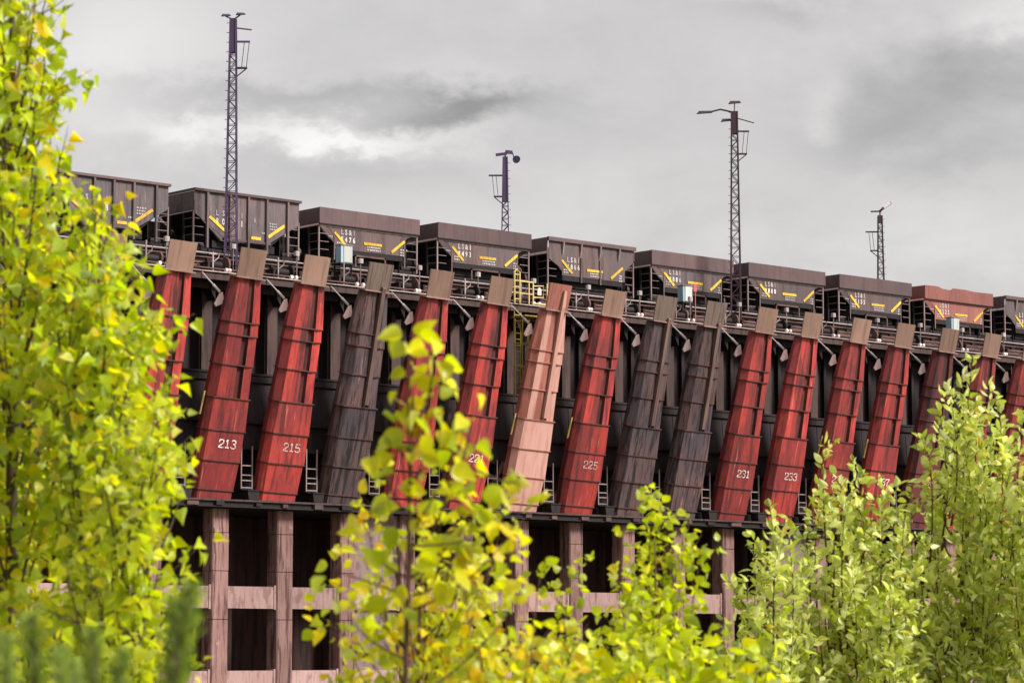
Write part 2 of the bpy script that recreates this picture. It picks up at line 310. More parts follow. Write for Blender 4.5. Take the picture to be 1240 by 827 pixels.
def lettering(name, body, size, loc, mat, parent, **kw):
    me = text_mesh(body, size, **kw); me.materials.append(mat); me.name = name
    o = bpy.data.objects.new(name, me); col.objects.link(o); o.location = loc
    if parent: o.parent = parent
    return o
GLYPH = {'1': [[(.2, .82), (.5, 1)], [(.5, 1), (.5, .08)], [(.15, .05), (.85, .05)]], '2': [[(.05, .72), (.08, .92), (.3, 1), (.7, 1), (.95, .88), (.95, .62), (.75, .5)], [(.62, .44), (.05, .16), (.05, .04)], [(.05, .04), (1, .04)]],
         '3': [[(.05, .85), (.25, 1), (.75, 1), (.95, .88), (.95, .66), (.75, .54), (.45, .54)], [(.75, .46), (.98, .34), (.98, .14), (.75, 0), (.25, 0), (.02, .15)]],
         '4': [[(.75, 0), (.75, .98)], [(.68, .98), (.05, .34)], [(.05, .3), (1, .3)]], '5': [[(.95, .97), (.1, .97), (.08, .56)], [(.1, .54), (.7, .58), (.97, .44), (.97, .14), (.72, 0), (.2, 0), (.02, .14)]],
         '7': [[(.03, .85), (.03, .97), (.97, .97)], [(.94, .9), (.5, .45), (.4, 0)]], '9': [[(.93, .6), (.75, .46), (.25, .46), (.05, .6), (.05, .86), (.25, 1), (.75, 1), (.95, .86)], [(.95, .8), (.95, .2), (.7, 0), (.2, 0), (.04, .14)]]}
def stencil(name, body, h, loc, mat, parent, w=None, pitch=None, th=.15):
    """painted stencil numerals: thick strokes with the bridges left open"""
    w = w or h * .60; pitch = pitch or h * .82; mb = MB(); x0 = -pitch * (len(body) - 1) / 2 - w / 2; lay = 0
    for k, ch in enumerate(body):
        for st in GLYPH[ch]:
            for (a, b) in zip(st, st[1:]):
                A_ = Vector((x0 + k * pitch + a[0] * w, 0, (a[1] - .5) * h)); B_ = Vector((x0 + k * pitch + b[0] * w, 0, (b[1] - .5) * h))
                d = (B_ - A_).normalized(); n = Vector((-d.z, 0, d.x)) * h * th / 2; A_ -= d * h * th * .3; B_ += d * h * th * .3; lay = (lay + 1) % 7
                mb.prism([(p.x, p.z) for p in (A_ - n, B_ - n, B_ + n, A_ + n)], -.006 - .0012 * lay, 0)
    o = mb.build(name, mat, parent); o.location = loc; return o
def mesh_child(name, me, parent, loc=(0, 0, 0)):
    o = bpy.data.objects.new(name, me); col.objects.link(o); o.parent = parent; o.location = loc; return o

# ------------------------------------------------------------------ ground
def build_ground():
    rs = [0, 6, 15, 25, 40, 60, 85, 110, 160, 260, 500, 1000, 2500, 5000]; n = 48; mb = MB(); vs = []; fs = []
    for r in rs:
        t = min(max((r - 22) / 70, 0), 1); h = -1.75 - 5.3 * t * t * (3 - 2 * t)
        for j in range(n):
            a = 2 * math.pi * j / n
            vs.append((CAM.x + r * math.cos(a), CAM.y + r * math.sin(a), h + (random.uniform(-.12, .12) if 6 < r < 200 else 0)))
    for k in range(len(rs) - 1):
        for j in range(n):
            j2 = (j + 1) % n
            if k == 0: fs.append((0, n + j, n + j2))
            else: fs.append((k * n + j, k * n + j2, (k + 1) * n + j2, (k + 1) * n + j))
    o = mb.add(vs, fs).build('ground', M['ground'], smooth=True); tag(o, 'grassy ground sloping down to the ore dock', 'ground', kind='structure')
build_ground()

# ------------------------------------------------------------------ the dock
P = 3.6576
DECK = 16.66
I0, I1 = -4, 22
XA, XB = I0 * P - 1.2, I1 * P + 3
def build_dock():
    t = thing('ore_dock', 'long dark steel ore dock standing on stained concrete pillars', 'dock', (0, 0, 0))
    PP, PX = 3.592, 0.49
    for i in range(I0, I1 + 1):
        x = PX + PP * i; w = 0.45
        mb = MB(); ch = 0.05
        poly = [(x - w + ch, 0), (x + w - ch, 0), (x + w, ch), (x + w, .76), (x - w, .76), (x - w, ch)]
        zs = [-7.6, -4.2, -1.6, 1.25, 3.4, 5.1, 6.14]
        for za, zb in zip(zs, zs[1:]):
            g = random.uniform(-.012, .012); zb2 = zb - (.035 if zb < 6 else 0)
            mb.loft([[(a + g, b, z) for a, b in poly] for z in (za, zb2)], cap=False)
            if zb < 6: mb.loft([[(a * 1 + g * 0 + (x - a) * .05, b + (.04 if b < .5 else -.02), z) for a, b in poly] for z in (zb2, zb)], cap=False)
        mb.build('pillar', M['concrete'], t)
        xl, xr = x + w, x + PP - w
        for z0, z1 in ((1.73, 2.71), (-2.05, -1.04)):
            b = MB(); b.box(xl, xr - .12, .10, .62, z0, z1); b.box(xr - .12, xr, .07, .65, z0 - .04, z1 + .07)
            b.build('tie_beam', M['concrete_beam'], t)
        if i in (3, 11, 17):
            b = MB(); b.box(xl, xr - 0.55 * (i == 11), .25, .6, 2.715, 6.14); b.build('infill_panel', M['concrete_panel'], t)
            b = MB(); b.box(xl, xr, .25, .6, -1.035, 1.725); b.build('infill_panel', M['concrete_panel'], t)
        # inner frame of each bay
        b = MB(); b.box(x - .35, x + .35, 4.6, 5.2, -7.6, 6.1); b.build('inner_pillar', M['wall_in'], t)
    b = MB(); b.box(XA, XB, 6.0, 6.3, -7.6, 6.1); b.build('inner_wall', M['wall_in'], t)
    b = MB(); b.box(XA, XB, 17.9, 18.3, -7.6, 16.3); b.build('rear_wall', M['steel'], t)
    b = MB(); b.box(XA, XB, .02, 17.9, 6.145, 6.3); b.box(XA, XB, -.5, -.42, 6.24, 6.5); b.box(XA, XB, -.42, .05, 6.3, 6.5); b.build('base_girder', M['steel_black'], t)
    b = MB(); b.box(XA, XB, -.62, -.5, 6.46, 6.54); b.build('girder_flange', M['column'], t)
    b = MB(); b.box(XA, XB, -.60, -.42, 6.19, 6.237); b.build('girder_flange', M['steel'], t)
    for i in range(I0 * 2, I1 * 2):
        x = i * P / 2 + random.uniform(-.3, .3); w = random.uniform(.12, .4)
        MB().box(x - w, x + w, -.66, -.505, 6.22 + random.uniform(0, .06), 6.45 - random.uniform(0, .05)).build('ledge_plate', M[random.choice(('column', 'steel', 'steel_black', 'pipe'))], t)
    # pocket walls, upper and lower
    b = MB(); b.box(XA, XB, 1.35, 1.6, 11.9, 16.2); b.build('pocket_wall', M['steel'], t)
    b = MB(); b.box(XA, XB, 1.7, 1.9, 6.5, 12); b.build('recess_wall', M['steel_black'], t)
    for i in range(I0, I1 + 1):
        x = i * P
        h = MB()
        for (xa, xb) in ((x - 1.78, x - .02), (x + .02, x + 1.84)):
            h.loft([[(xa, .35, 8.95), (xb, .35, 8.95), (xb, .45, 8.95), (xa, .45, 8.95)], [(xa, .62, 12.28), (xb, .62, 12.28), (xb, .72, 12.28), (xa, .72, 12.28)]])
        h.box(x - 1.8, x + 1.85, .48, 1.35, 11.95, 12.22)
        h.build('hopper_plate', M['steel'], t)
        for ya, yb, za, zb in ((.27, .43, 10.05, 10.14), (.24, .36, 8.86, 8.96), (.50, .66, 12.27, 12.36)):
            e = MB(); e.box(x - 1.8, x + 1.85, ya, yb, za, zb); e.build('hopper_flange', M['steel'], t)
        c = MB()   # I-shaped column
        c.box(x - .20, x + .36, .78, .83, 12.36, 16.2); c.box(x + .05, x + .10, .83, 1.3, 12.36, 16.2); c.build('column', M['column'], t)
        c = MB(); c.box(x - 1.35, x - 1.05, 1.05, 1.1, 12.36, 16.2); c.box(x - 1.22, x - 1.18, 1.1, 1.34, 12.36, 16.2); c.build('column', M['steel'], t)
        c = MB(); c.box(x + 1.25, x + 1.45, 1.12, 1.17, 12.36, 16.2); c.box(x + 1.33, x + 1.37, 1.17, 1.34, 12.36, 16.2); c.build('column', M['steel'], t)
        if i % 2 or i > 8: MB().tube([(x + 1.42, -.05, 16.3), (x + 1.38, .1, 9.3)], .014, 5).build('hanging_cable', M['trim'], t)
        q = MB(); q.loft([[(x + .9, .30, 9.0), (x + .98, .30, 9.0), (x + .98, .36, 9.0), (x + .9, .36, 9.0)], [(x + .9, .56, 12.2), (x + .98, .56, 12.2), (x + .98, .63, 12.2), (x + .9, .63, 12.2)]]); q.build('hopper_stiffener', M['steel'], t)
        g = MB(); g.prism([(x + 1.45, 6.95), (x + 2.1, 6.95), (x + 2.02, 6.56), (x + 1.52, 6.56)], -.58, -.05); g.box(x + 1.42, x + 2.13, -.62, .2, 6.951, 7.0)
        g.build('hinge_bracket', M['steel_black'], t)
        k = MB(); k.prism([(x - .12, 16.3), (x + .12, 16.3), (x + .12, 15.5), (x - .12, 15.9)], .2, 1.3); k.build('deck_bracket', M['steel_black'], t)
    # deck
    b = MB(); b.box(XA, XB, -.25, 18.3, 16.42, DECK); b.build('deck', M['deck'], t)
    b = MB(); b.box(XA, XB, -.33, -.26, 16.34, 16.63); b.build('edge_beam', M['column'], t)
    b = MB(); b.box(XA, XB, -.42, -.2, 16.665, 16.71); b.build('edge_angle', M['pipe_pale'], t)
    b = MB(); b.box(XA, XB, 0.3, .42, 16.0, 16.4); b.build('floor_beam', M['steel'], t)
    for y in (3.45, 4.88, 7.3, 8.73):
        b = MB(); b.box(XA, XB, y - .07, y + .07, 17.06, 17.2); b.box(XA, XB, y - .035, y + .035, DECK + .2, 17.06); b.build('track_rail', M['pipe'], t)
        b = MB(); b.box(XA, XB, y - .25, y + .25, DECK + .004, DECK + .2); b.build('track_stringer', M['deck'], t)
    b = MB(); b.box(XA, XB, 6.4, 6.5, DECK + .004, 19.85); b.build('added_sky_blocker', M['deck'], t)  # added board that blocks the sky seen under and between the cars
    # low parapet timbers along the deck front, below the cars
    b = MB(); b.box(XA, XB, 1.75, 1.95, DECK + .004, 17.1); b.build('kerb_timber', M['deck'], t)
build_dock()

# ------------------------------------------------------------------ chutes
LC = 11.27; LEAN = math.asin(2.64 / LC)
WID = [(0, 2.02), (.04, 2.08), (.157, 2.22), (.278, 2.20), (.407, 2.12), (.538, 2.04), (.656, 1.99), (.708, 1.95), (.885, 1.50)]
DEP = [(0, .50), (.157, .58), (.407, .56), (.708, .5), (.885, .38)]
def lerp(tab, t):
    for (a, va), (b, vb) in zip(tab, tab[1:]):
        if t <= b: return va + (vb - va) * (t - a) / (b - a)
    return tab[-1][1]
def prof_low(t):
    w = lerp(WID, t) / 2; d = lerp(DEP, t); z = t * LC
    return [(-w, 0, z), (-w, -.5 * d, z), (-.80 * w, -d, z), (.97 * w, -d, z), (w, -.92 * d, z), (w, 0, z)]
def prof_up(t):
    w = lerp(WID, t) / 2; d = lerp(DEP, t); z = t * LC
    return [(-w, 0, z), (-w, -.45 * d, z), (-.70 * w, -d, z), (-.30 * w, -d, z), (.10 * w, -.97 * d, z), (.16 * w, -.78 * d, z), (.40 * w, -.76 * d, z), (.46 * w, -1.0 * d, z), (w, -.70 * d, z), (w, 0, z)]
def hull(t, g):
    w = lerp(WID, t) / 2 + g; d = lerp(DEP, t) + g; z = t * LC
    if t <= .41: return [(-w, .02, z), (-w, -.5 * d, z), (-.80 * w, -d, z), (.97 * w, -d, z), (w, -.92 * d, z), (w, .02, z)]
    return [(-w, .02, z), (-w, -.45 * d, z), (-.70 * w, -d, z), (.58 * w, -d, z), (w, -.66 * d, z), (w, .02, z)]
BANDS = [0.0, .04, .157, .278, .407, .538, .656, .708]
def chute_meshes():
    def flare(sec, g):
        return [(x + (g if x > 0 else -g), y - (g if y < -.05 else 0), z) for x, y, z in sec]
    def stepped(pf, ts):
        out = []
        for a, b in zip(ts, ts[1:]): out += [flare(pf(a), .028), flare(pf(b), -.005)]
        return out
    lo = MB().loft(stepped(prof_low, (0, .04, .157, .278, .407)), [1, 0, 0, 0, 0, 0])  # left wall gets the darker paint: its shade is in the colour
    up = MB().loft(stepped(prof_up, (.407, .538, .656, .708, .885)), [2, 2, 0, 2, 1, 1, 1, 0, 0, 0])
    bands = []
    for t in BANDS:
        h0 = [(x, y, z - .022) for x, y, z in hull(t, .055)]; h1 = [(x, y, z + .022) for x, y, z in hull(t, .055)]
        bands.append(MB().loft([h0, h1]))
    fl = MB(); fl.box(-.80, .80, -.56, .02, .885 * LC - .03, .885 * LC + .03)
    cap = MB(); z0, z1 = .885 * LC + .031, LC
    n = 7
    for k in range(1):
        cap.loft([[(-.70, -.42, z0), (-.4, -.455, z0), (.4, -.455, z0), (.70, -.42, z0), (.70, -.36, z0), (-.70, -.36, z0)],
                  [(-.71, -.42, z1), (-.4, -.455, z1), (.4, -.455, z1), (.71, -.42, z1), (.71, -.36, z1), (-.71, -.36, z1)]])
    return lo, up, bands, fl, cap
BAR_TOP = {'pink': .975, 'brown_bar': .905}
def chute_bar(mat):
    # channel bar lying in the groove, from just above the cap foot down to the fifth band
    z = lambda t: t * LC
    mb = MB()
    mb.loft([[(.20, -.72, z(.42)), (.42, -.72, z(.42)), (.42, -.40, z(.42)), (.20, -.40, z(.42))],
             [(.16, -.60, z(.885)), (.36, -.60, z(.885)), (.36, -.30, z(.885)), (.16, -.30, z(.885))],
             [(.16, -.62, z(.90)), (.36, -.62, z(.90)), (.36, -.455, z(.90)), (.16, -.455, z(.90))],
             [(.18, -.56, z(BAR_TOP[mat])), (.34, -.56, z(BAR_TOP[mat])), (.34, -.44, z(BAR_TOP[mat])), (.18, -.44, z(BAR_TOP[mat]))]])
    return mb
CH_ROT = Euler((LEAN, 0, 0)); CH_INV = CH_ROT.to_matrix().inverted()
def make_chute(scheme):
    body, stain, cap, band, bar, number_mat = scheme
    t = thing('ore_chute', 'x', 'chute', (0, 0, 0), CH_ROT, 'ore chutes raised along the dock face')
    lo, up, bands, fl, capm = chute_meshes()
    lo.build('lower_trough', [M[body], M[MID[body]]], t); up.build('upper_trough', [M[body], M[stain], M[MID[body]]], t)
    for b in bands: b.build('band', M[band], t)
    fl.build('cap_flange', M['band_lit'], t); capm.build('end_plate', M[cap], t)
    if bar: chute_bar(bar).build('gate_bar', M[bar], t)
    # lifting arm and lug on the left edge (positions given from the chute foot, unturned)
    def lc(p): return CH_INV @ Vector(p)
    r = MB(); r.tube([lc((-1.02, -.42, 10.05)), lc((-.66, -1.42, 9.05))], .032, 6); r.tube([lc((-.78, -1.1, 9.37)), lc((-.64, -1.46, 9.0))], .06, 6); r.build('lifting_rod', M['rod'], t)
    g = MB(); a = [(-.64, -1.66, 9.0), (-.58, -1.72, 8.5), (-.98, -1.66, 8.32), (-1.04, -1.62, 8.44), (-.74, -1.62, 8.96)]
    vs = [lc(p) for p in a] + [lc((p[0] + .02, p[1] + .09, p[2])) for p in a]
    g.add(vs, [(0, 1, 2, 3, 4), (9, 8, 7, 6, 5)] + [(j, j + 5, (j + 1) % 5 + 5, (j + 1) % 5) for j in range(5)]); g.build('lifting_lug', M['lug'], t)
    return t
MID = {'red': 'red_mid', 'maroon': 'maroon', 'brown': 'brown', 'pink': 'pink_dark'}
SCH = {'red': ('red', 'red_stain', 'cap', 'band', None), 'brown': ('brown', 'brown', 'cap_grey', 'band', 'brown_bar'),
       'pink': ('pink', 'pink_dark', 'cap_red', 'pink_band', 'pink'), 'maroon': ('maroon', 'red_stain', 'cap', 'band', None)}
DX = {0: 3.4, 1: -1.9, 2: 2.8, 3: 1.5, 4: 1.4, 5: .6, 6: -1.6, 7: -4.2, 8: -1.1, 9: -.2, 10: .8, 11: 2.8, 12: 2.9}
CHUTES = []   # (index, scheme, painted number, label)
NUMS = {0: '211', 1: '213', 2: '215', 4: '219', 5: '221', 7: '225', 10: '231', 11: '233', 12: '235', 13: '237', 14: '239', 15: '241', 16: '243'}
def chute_kind(i): return {3: 'brown', 8: 'brown', 9: 'brown', 6: 'pink', 14: 'maroon', -2: 'brown'}.get(i, 'red')
SPECIAL = {3: 'dark rusty brown ore chute with a long bar, between the red chutes 215 and 219', 6: 'faded salmon pink ore chute beside the yellow ladder and railing',
           8: 'dark brown unnumbered ore chute just right of red chute 225', 9: 'dark brown unnumbered ore chute just left of red chute 231',
           -1: 'red ore chute mostly hidden by the tall poplar, left of chute 211', -2: 'brown ore chute hidden by the poplar at the left end',
           14: 'dull maroon ore chute rising behind the pale shrub, right of chute 237', 17: 'red ore chute without number at the right end of the row', 15: 'red ore chute numbered 241 rising behind the tip of the pale shrub',
           16: 'red ore chute numbered 243 at the right edge of the photo'}
def chute_label(i):
    if i in SPECIAL: return SPECIAL[i]
    extra = {1: 'bright red ore chute with white number 213', 2: 'red ore chute with worn white number 215 and dark upper stains', 0: 'red ore chute numbered 211 half behind the poplar leaves',
             4: 'red ore chute numbered 219 behind the yellowing sapling', 5: 'red ore chute with white number 221 left of the yellow ladder', 7: 'red ore chute with faded number 225 right of the pink chute',
             10: 'red ore chute with streaky number 231', 11: 'red ore chute with crisp white number 233', 12: 'red ore chute numbered 235 with its foot behind the pale shrub', 13: 'red ore chute numbered 237 above the pale shrub'}
    return extra[i]
proto = {}
def build_chutes():
    for i in range(-2, 18):
        k = chute_kind(i)
        if k not in proto: proto[k] = make_chute(SCH[k] + (None,)); c = proto[k]
        else: c = copy_tree(proto[k])
        c.location = (i * P - .02 * DX.get(i, 0) - .36, 0.18, 6.62)
        c['label'] = chute_label(i); c['category'] = 'chute'; c['group'] = 'ore chutes raised along the dock face'
        c.rotation_euler = (LEAN + random.uniform(-.004, .004), .032 + random.uniform(-.006, .006), random.uniform(-.006, .006))
    for i, c in zip(range(-2, 18), [o for o in list(col.objects) if o.name.startswith('ore_chute')]): pass
    CH_BY_X = sorted([o for o in col.objects if o.name.split('.')[0] == 'ore_chute'], key=lambda o: o.location.x)
    for i, c in zip(range(-2, 18), CH_BY_X):
        if i in NUMS:
            bright = i in (1, 5, 10, 11, 13, 0)
            n = stencil('number', NUMS[i], .36, (.24, -lerp(DEP, .228) - .026, .226 * LC), M['number'] if bright else M['number_faint'], c, w=.25, pitch=.33, th=.14)
build_chutes()
def small_marks():
    row = sorted([o for o in col.objects if o.name.split('.')[0] == 'ore_chute'], key=lambda o: o.location.x)
    for i in (1, 6, 7, 12, 13):
        c = row[i + 2]
        MB().bar((-1.16, -.12, 3.7), (-1.14, -.16, 4.75), .06).build('latch_bar', M['yellow_rail'], c)
    dock = bpy.data.objects['ore_dock']
    for i, z in ((0, 11.5), (1, 11.5), (10, 10.6)):
        lettering('painted_number', str(211 + 2 * i), .36, (i * P + 1.55, .50 if z > 11 else .44, z), M['white_dim'], dock, bold=.004)
small_marks()

# ------------------------------------------------------------------ access ladders between the chute feet
def build_ladders():
    first = None
    for i in range(-1, 16):
        if first is None:
            t = first = thing('access_ladder', 'x', 'ladder', group='short steel ladders between the chute feet')
            for sx in (-.30, .30):
                MB().box(sx - .025, sx + .025, -.03, .03, 0, 1.95).build('stile', M['trim'], t)
            for z in (.06, .38, .62, 1.05):
                MB().box(-.276, .276, -.022, .022, z - .025, z + .025).build('rung', M['trim'], t)
            MB().box(-.34, .34, -.12, .5, -.05, -.005).build('base_plate', M['steel_black'], t)
        else: t = copy_tree(first)
        t.location = (i * P + 1.70, -.12, 7.06)
        n = 211 + 2 * i
        def nm(k): return {217: 'the lone brown chute', 223: 'the pink chute', 227: 'the left twin brown chute', 229: 'the right twin brown chute', 239: 'the maroon chute'}.get(k, 'chute %d' % k)
        t['label'] = 'short steel ladder between %s and %s' % (nm(n), nm(n + 2))
build_ladders()

# ------------------------------------------------------------------ deck machinery
def run_pipe(name, label, y, z, r, mat, grp):
    t = MB().tube([(XA, y, z), (XB, y, z)], r, 8).build(name, M[mat]); tag(t, label, 'pipe', grp)
run_pipe('line_shaft', 'thick rusty shaft along the deck, just behind the hoists', 1.0, 17.12, .055, 'pipe', 'long pipes along the deck')
run_pipe('line_shaft', 'rusty brown shaft running along the deck behind the hoists', 1.25, 17.30, .06, 'pipe', 'long pipes along the deck')
run_pipe('line_shaft', 'topmost worn bright pipe running along the deck under the cars', 1.3, 17.78, .035, 'pipe_pale', 'long pipes along the deck')
run_pipe('line_shaft', 'brown pipe just below the topmost bright pipe on deck', 1.45, 17.60, .05, 'pipe', 'long pipes along the deck')
run_pipe('line_shaft', 'thin pipe lying lowest on the deck behind the edge', .1, 16.9, .04, 'pipe', 'long pipes along the deck')
def place_name(i):
    n = 211 + 2 * i
    return {217: 'the lone brown chute', 223: 'the pink chute', 227: 'the left twin brown chute', 229: 'the right twin brown chute', 239: 'the maroon chute'}.get(n, 'chute %d' % n)
def build_winches():
    protos = []
    for k in range(3):
        t = thing('hoist_winch', 'x', 'winch', group='hoist winches along the deck edge')
        for x in (-.75, .75):
            b = MB(); b.box(x - .05, x + .05, .12, .75, 0, .5); b.box(x - .08, x + .08, .1, .8, .5, .56); b.build('frame', M['steel'], t)
        MB().tube([(-.68, .42, .46), (.1 + .1 * k, .42, .46)], .17, 12).build('drum', M['steel_black'], t)
        g = MB().tube([(.32, .42, .5), (.42, .42, .5)], .36 - .04 * k, 16); g.build('gear', M['pipe'] if k != 1 else M['steel_black'], t)
        m_ = MB().box(.5, .95, .5, .95, .1, .55 + .06 * k); m_.tube([(.95, .72, .34), (1.2, .72, .34)], .14, 10); m_.build('motor', M['green_dark'] if k == 1 else M['steel_black'], t)
        for x in (-.15, .02 + .1 * k):
            s = MB().tube([(x, -.30, .16), (x + .12, -.30, .17)], .09, 8); s.build('sheave', M['white'] if x < 0 else M['lug'], t)
        v = MB().box(-.52, -.46, .16, .22, .0, 1.0 + .1 * k); v.tube([(-.7, .19, .92), (-.3, .19, .92)], .03, 6); v.tube([(-.49, .19, .55), (-.25, .1, .75), (-.2, .1, .95)], .03, 6); v.build('brake_lever', M['pipe_pale'] if k != 2 else M['trim'], t)
        protos.append(t)
    used = set()
    for i in range(-2, 18):
        k = (i * 7 + 5) % 3
        t = protos[k] if k not in used else copy_tree(protos[k]); used.add(k)
        t.location = (i * P + .62 + random.uniform(-.15, .15), .08, DECK + .004)
        t['label'] = 'dark hoist winch on the deck behind the top of %s' % place_name(i)
build_winches()
def build_boxes():
    first = None
    for i in range(-1, 18):
        if first is None:
            t = first = thing('junction_box', 'x', 'box', group='white boxes on posts along the deck')
            MB().box(-.105, .105, -.08, .08, 1.26, 1.48).build('box', M['white_dim'], t)
            MB().box(-.07, -.02, -.09, -.081, 1.3, 1.44).build('cover', M['trim'], t)
            MB().tube([(0, 0, 0), (0, 0, 1.238)], .03, 6).build('post', M['trim'], t)
        else: t = copy_tree(first)
        t.location = (i * P + 1.12 + random.uniform(-.06, .06), .3, DECK + .004)
        t['label'] = 'small white box on a thin post behind the top of %s' % place_name(i)
build_boxes()
def build_cabinets():
    first = None
    for x, lab in ((11.25, 'pale blue and ivory control cabinet in front of ore car 5476'), (33.85, 'pale blue and ivory control cabinet with a red sign, in front of ore car 8886'), (55.5, 'pale blue control cabinet in front of the rust red ore car')):
        if first is None:
            t = first = thing('control_cabinet', 'x', 'cabinet', group='control cabinets on the deck')
            MB().box(.05, .73, .02, .42, 1.28, 2.1).build('cabinet_body', M['blue'], t)
            MB().box(.2, .70, -.005, .018, 1.31, 2.07).build('door', M['ivory'], t)
            MB().box(.02, .76, -.03, .46, 2.102, 2.14).build('roof', M['trim'], t)
            b = MB()
            for xx in (.05, .68):
                for yy in (.05, .52): b.box(xx, xx + .06, yy, yy + .06, 0, 1.2)
            b.box(0, .78, 0, .62, 1.2, 1.278); b.box(.1, .65, .1, .5, .5, .9); b.build('stand', M['steel_black'], t)
        else: t = copy_tree(first)
        t.location = (x, .7, DECK + .004); t['label'] = lab
        if 'red sign' in lab:
            s = MB().box(.84, 1.06, .02, .05, 1.85, 2.25); s.box(.98, 1.02, .051, .09, 0, 2.2); s.build('sign_plate', M['red_sign'], t)
build_cabinets()

# yellow railing and caged ladder beside the pink chute
def build_yellow():
    t = thing('safety_railing', 'pale yellow safety railing on the deck edge left of the pink chute', 'railing', (20.75, -.42, DECK + .06))
    for x in (0, .75, 1.35, 1.62, 2.55):
        MB().tube([(x, 0, 0), (x, 0, 1.12)], .04, 6).build('post', M['yellow_rail'], t)
    for z in (.5, 1.1):
        MB().tube([(0, 0, z), (1.6, 0, z)], .035, 6).build('rail', M['yellow_rail'], t)
    r = MB().tube([(1.62, 0, .06), (2.55, 0, .06)], .05, 6); r.tube([(1.62, 0, .36), (2.3, 0, .4), (2.3, 0, .98), (1.62, 0, .92)], .035, 6); r.build('gate', M['yellow_rail'], t)
    h = MB()
    for x in (.36, .70): h.tube([(x, -.05, 0), (x, -.05, 1.52), (x + (.17 if x < .5 else -.17), -.05, 1.66)], .045, 6)
    for z in (.2, .5, .8, 1.1, 1.4): h.tube([(.36, -.05, z), (.70, -.05, z)], .03, 6)
    h.build('ladder_head', M['yellow_rail'], t)
    s = MB().prism([(1.9, .5), (2.15, .5), (2.15, .8), (2.03, .9), (1.9, .8)], -.03, -.012); s.build('warning_sign', M['lug'], t)
    t = thing('caged_ladder', 'dull yellow caged ladder going down the dock face under the railing', 'ladder', (21.2, -.35, 12.0))
    for x in (.0, .42): MB().tube([(x, 0, 0), (x, 0, 4.3)], .035, 6).build('stile', M['yellow_old'], t)
    for k in range(14): MB().tube([(.03, 0, .25 + k * .3), (.39, 0, .25 + k * .3)], .018, 5).build('rung', M['yellow_old'], t)
    for k in range(4):
        z = .5 + k * 1.1; MB().tube([(0, 0, z), (-.2, -.3, z), (.0, -.62, z), (.42, -.62, z), (.62, -.3, z), (.42, 0, z)], .022, 5).build('cage_hoop', M['yellow_old'], t)
    for x, y in ((-.2, -.3), (0, -.62), (.42, -.62), (.62, -.3)): MB().tube([(x, y, .3), (x, y, 3.9)], .022, 5).build('cage_bar', M['yellow_old'], t)
    MB().box(.0, .95, -.8, .2, 4.02, 4.08).build('landing', M['yellow_old'], t)
build_yellow()

# ------------------------------------------------------------------ ore cars
RAILZ = 17.2
CL, CW = 6.17, 2.9
def truck(parent, x):
    t = MB()
    for y in (.55, 2.3):
        t.prism([(x - .95, .42), (x - .6, .62), (x + .6, .62), (x + .95, .42), (x + .8, .3), (x + .35, .3), (x + .2, .18), (x - .2, .18), (x - .35, .3), (x - .8, .3)], y - .06, y + .06)
    t.box(x - .15, x + .15, .4, 2.5, .45, .75)
    tr = t.build('truck', M['steel_black'], parent)
    for dx in (-.75, .75):
        for y in (.72, 2.1):
            w = MB().tube([(x + dx, y - .06, .40), (x + dx, y + .06, .40)], .40, 18); w.tube([(x + dx, y - .1, .4), (x + dx, y + .1, .4)], .14, 10)
            w.build('wheel', M['pipe'], tr)
    return tr
def stripes(parent, pts, w=.13):
    for (a, b) in pts:
        MB().bar((a[0], -.021, a[1]), (b[0], -.021, b[1]), .012, w, up=(0, -1, 0)).build('reflective_stripe', M['yellow'], parent) if 0 else \
        strip(parent, a, b, w)
def strip(parent, a, b, w):
    a = Vector((a[0], 0, a[1])); b = Vector((b[0], 0, b[1])); d = (b - a).normalized(); n = Vector((-d.z, 0, d.x)) * (w / 2)
    c = [a - n, b - n, b + n, a + n]
    MB().prism([(p.x, p.z) for p in c], -.03, -.012).build('reflective_stripe', M['yellow'], parent)
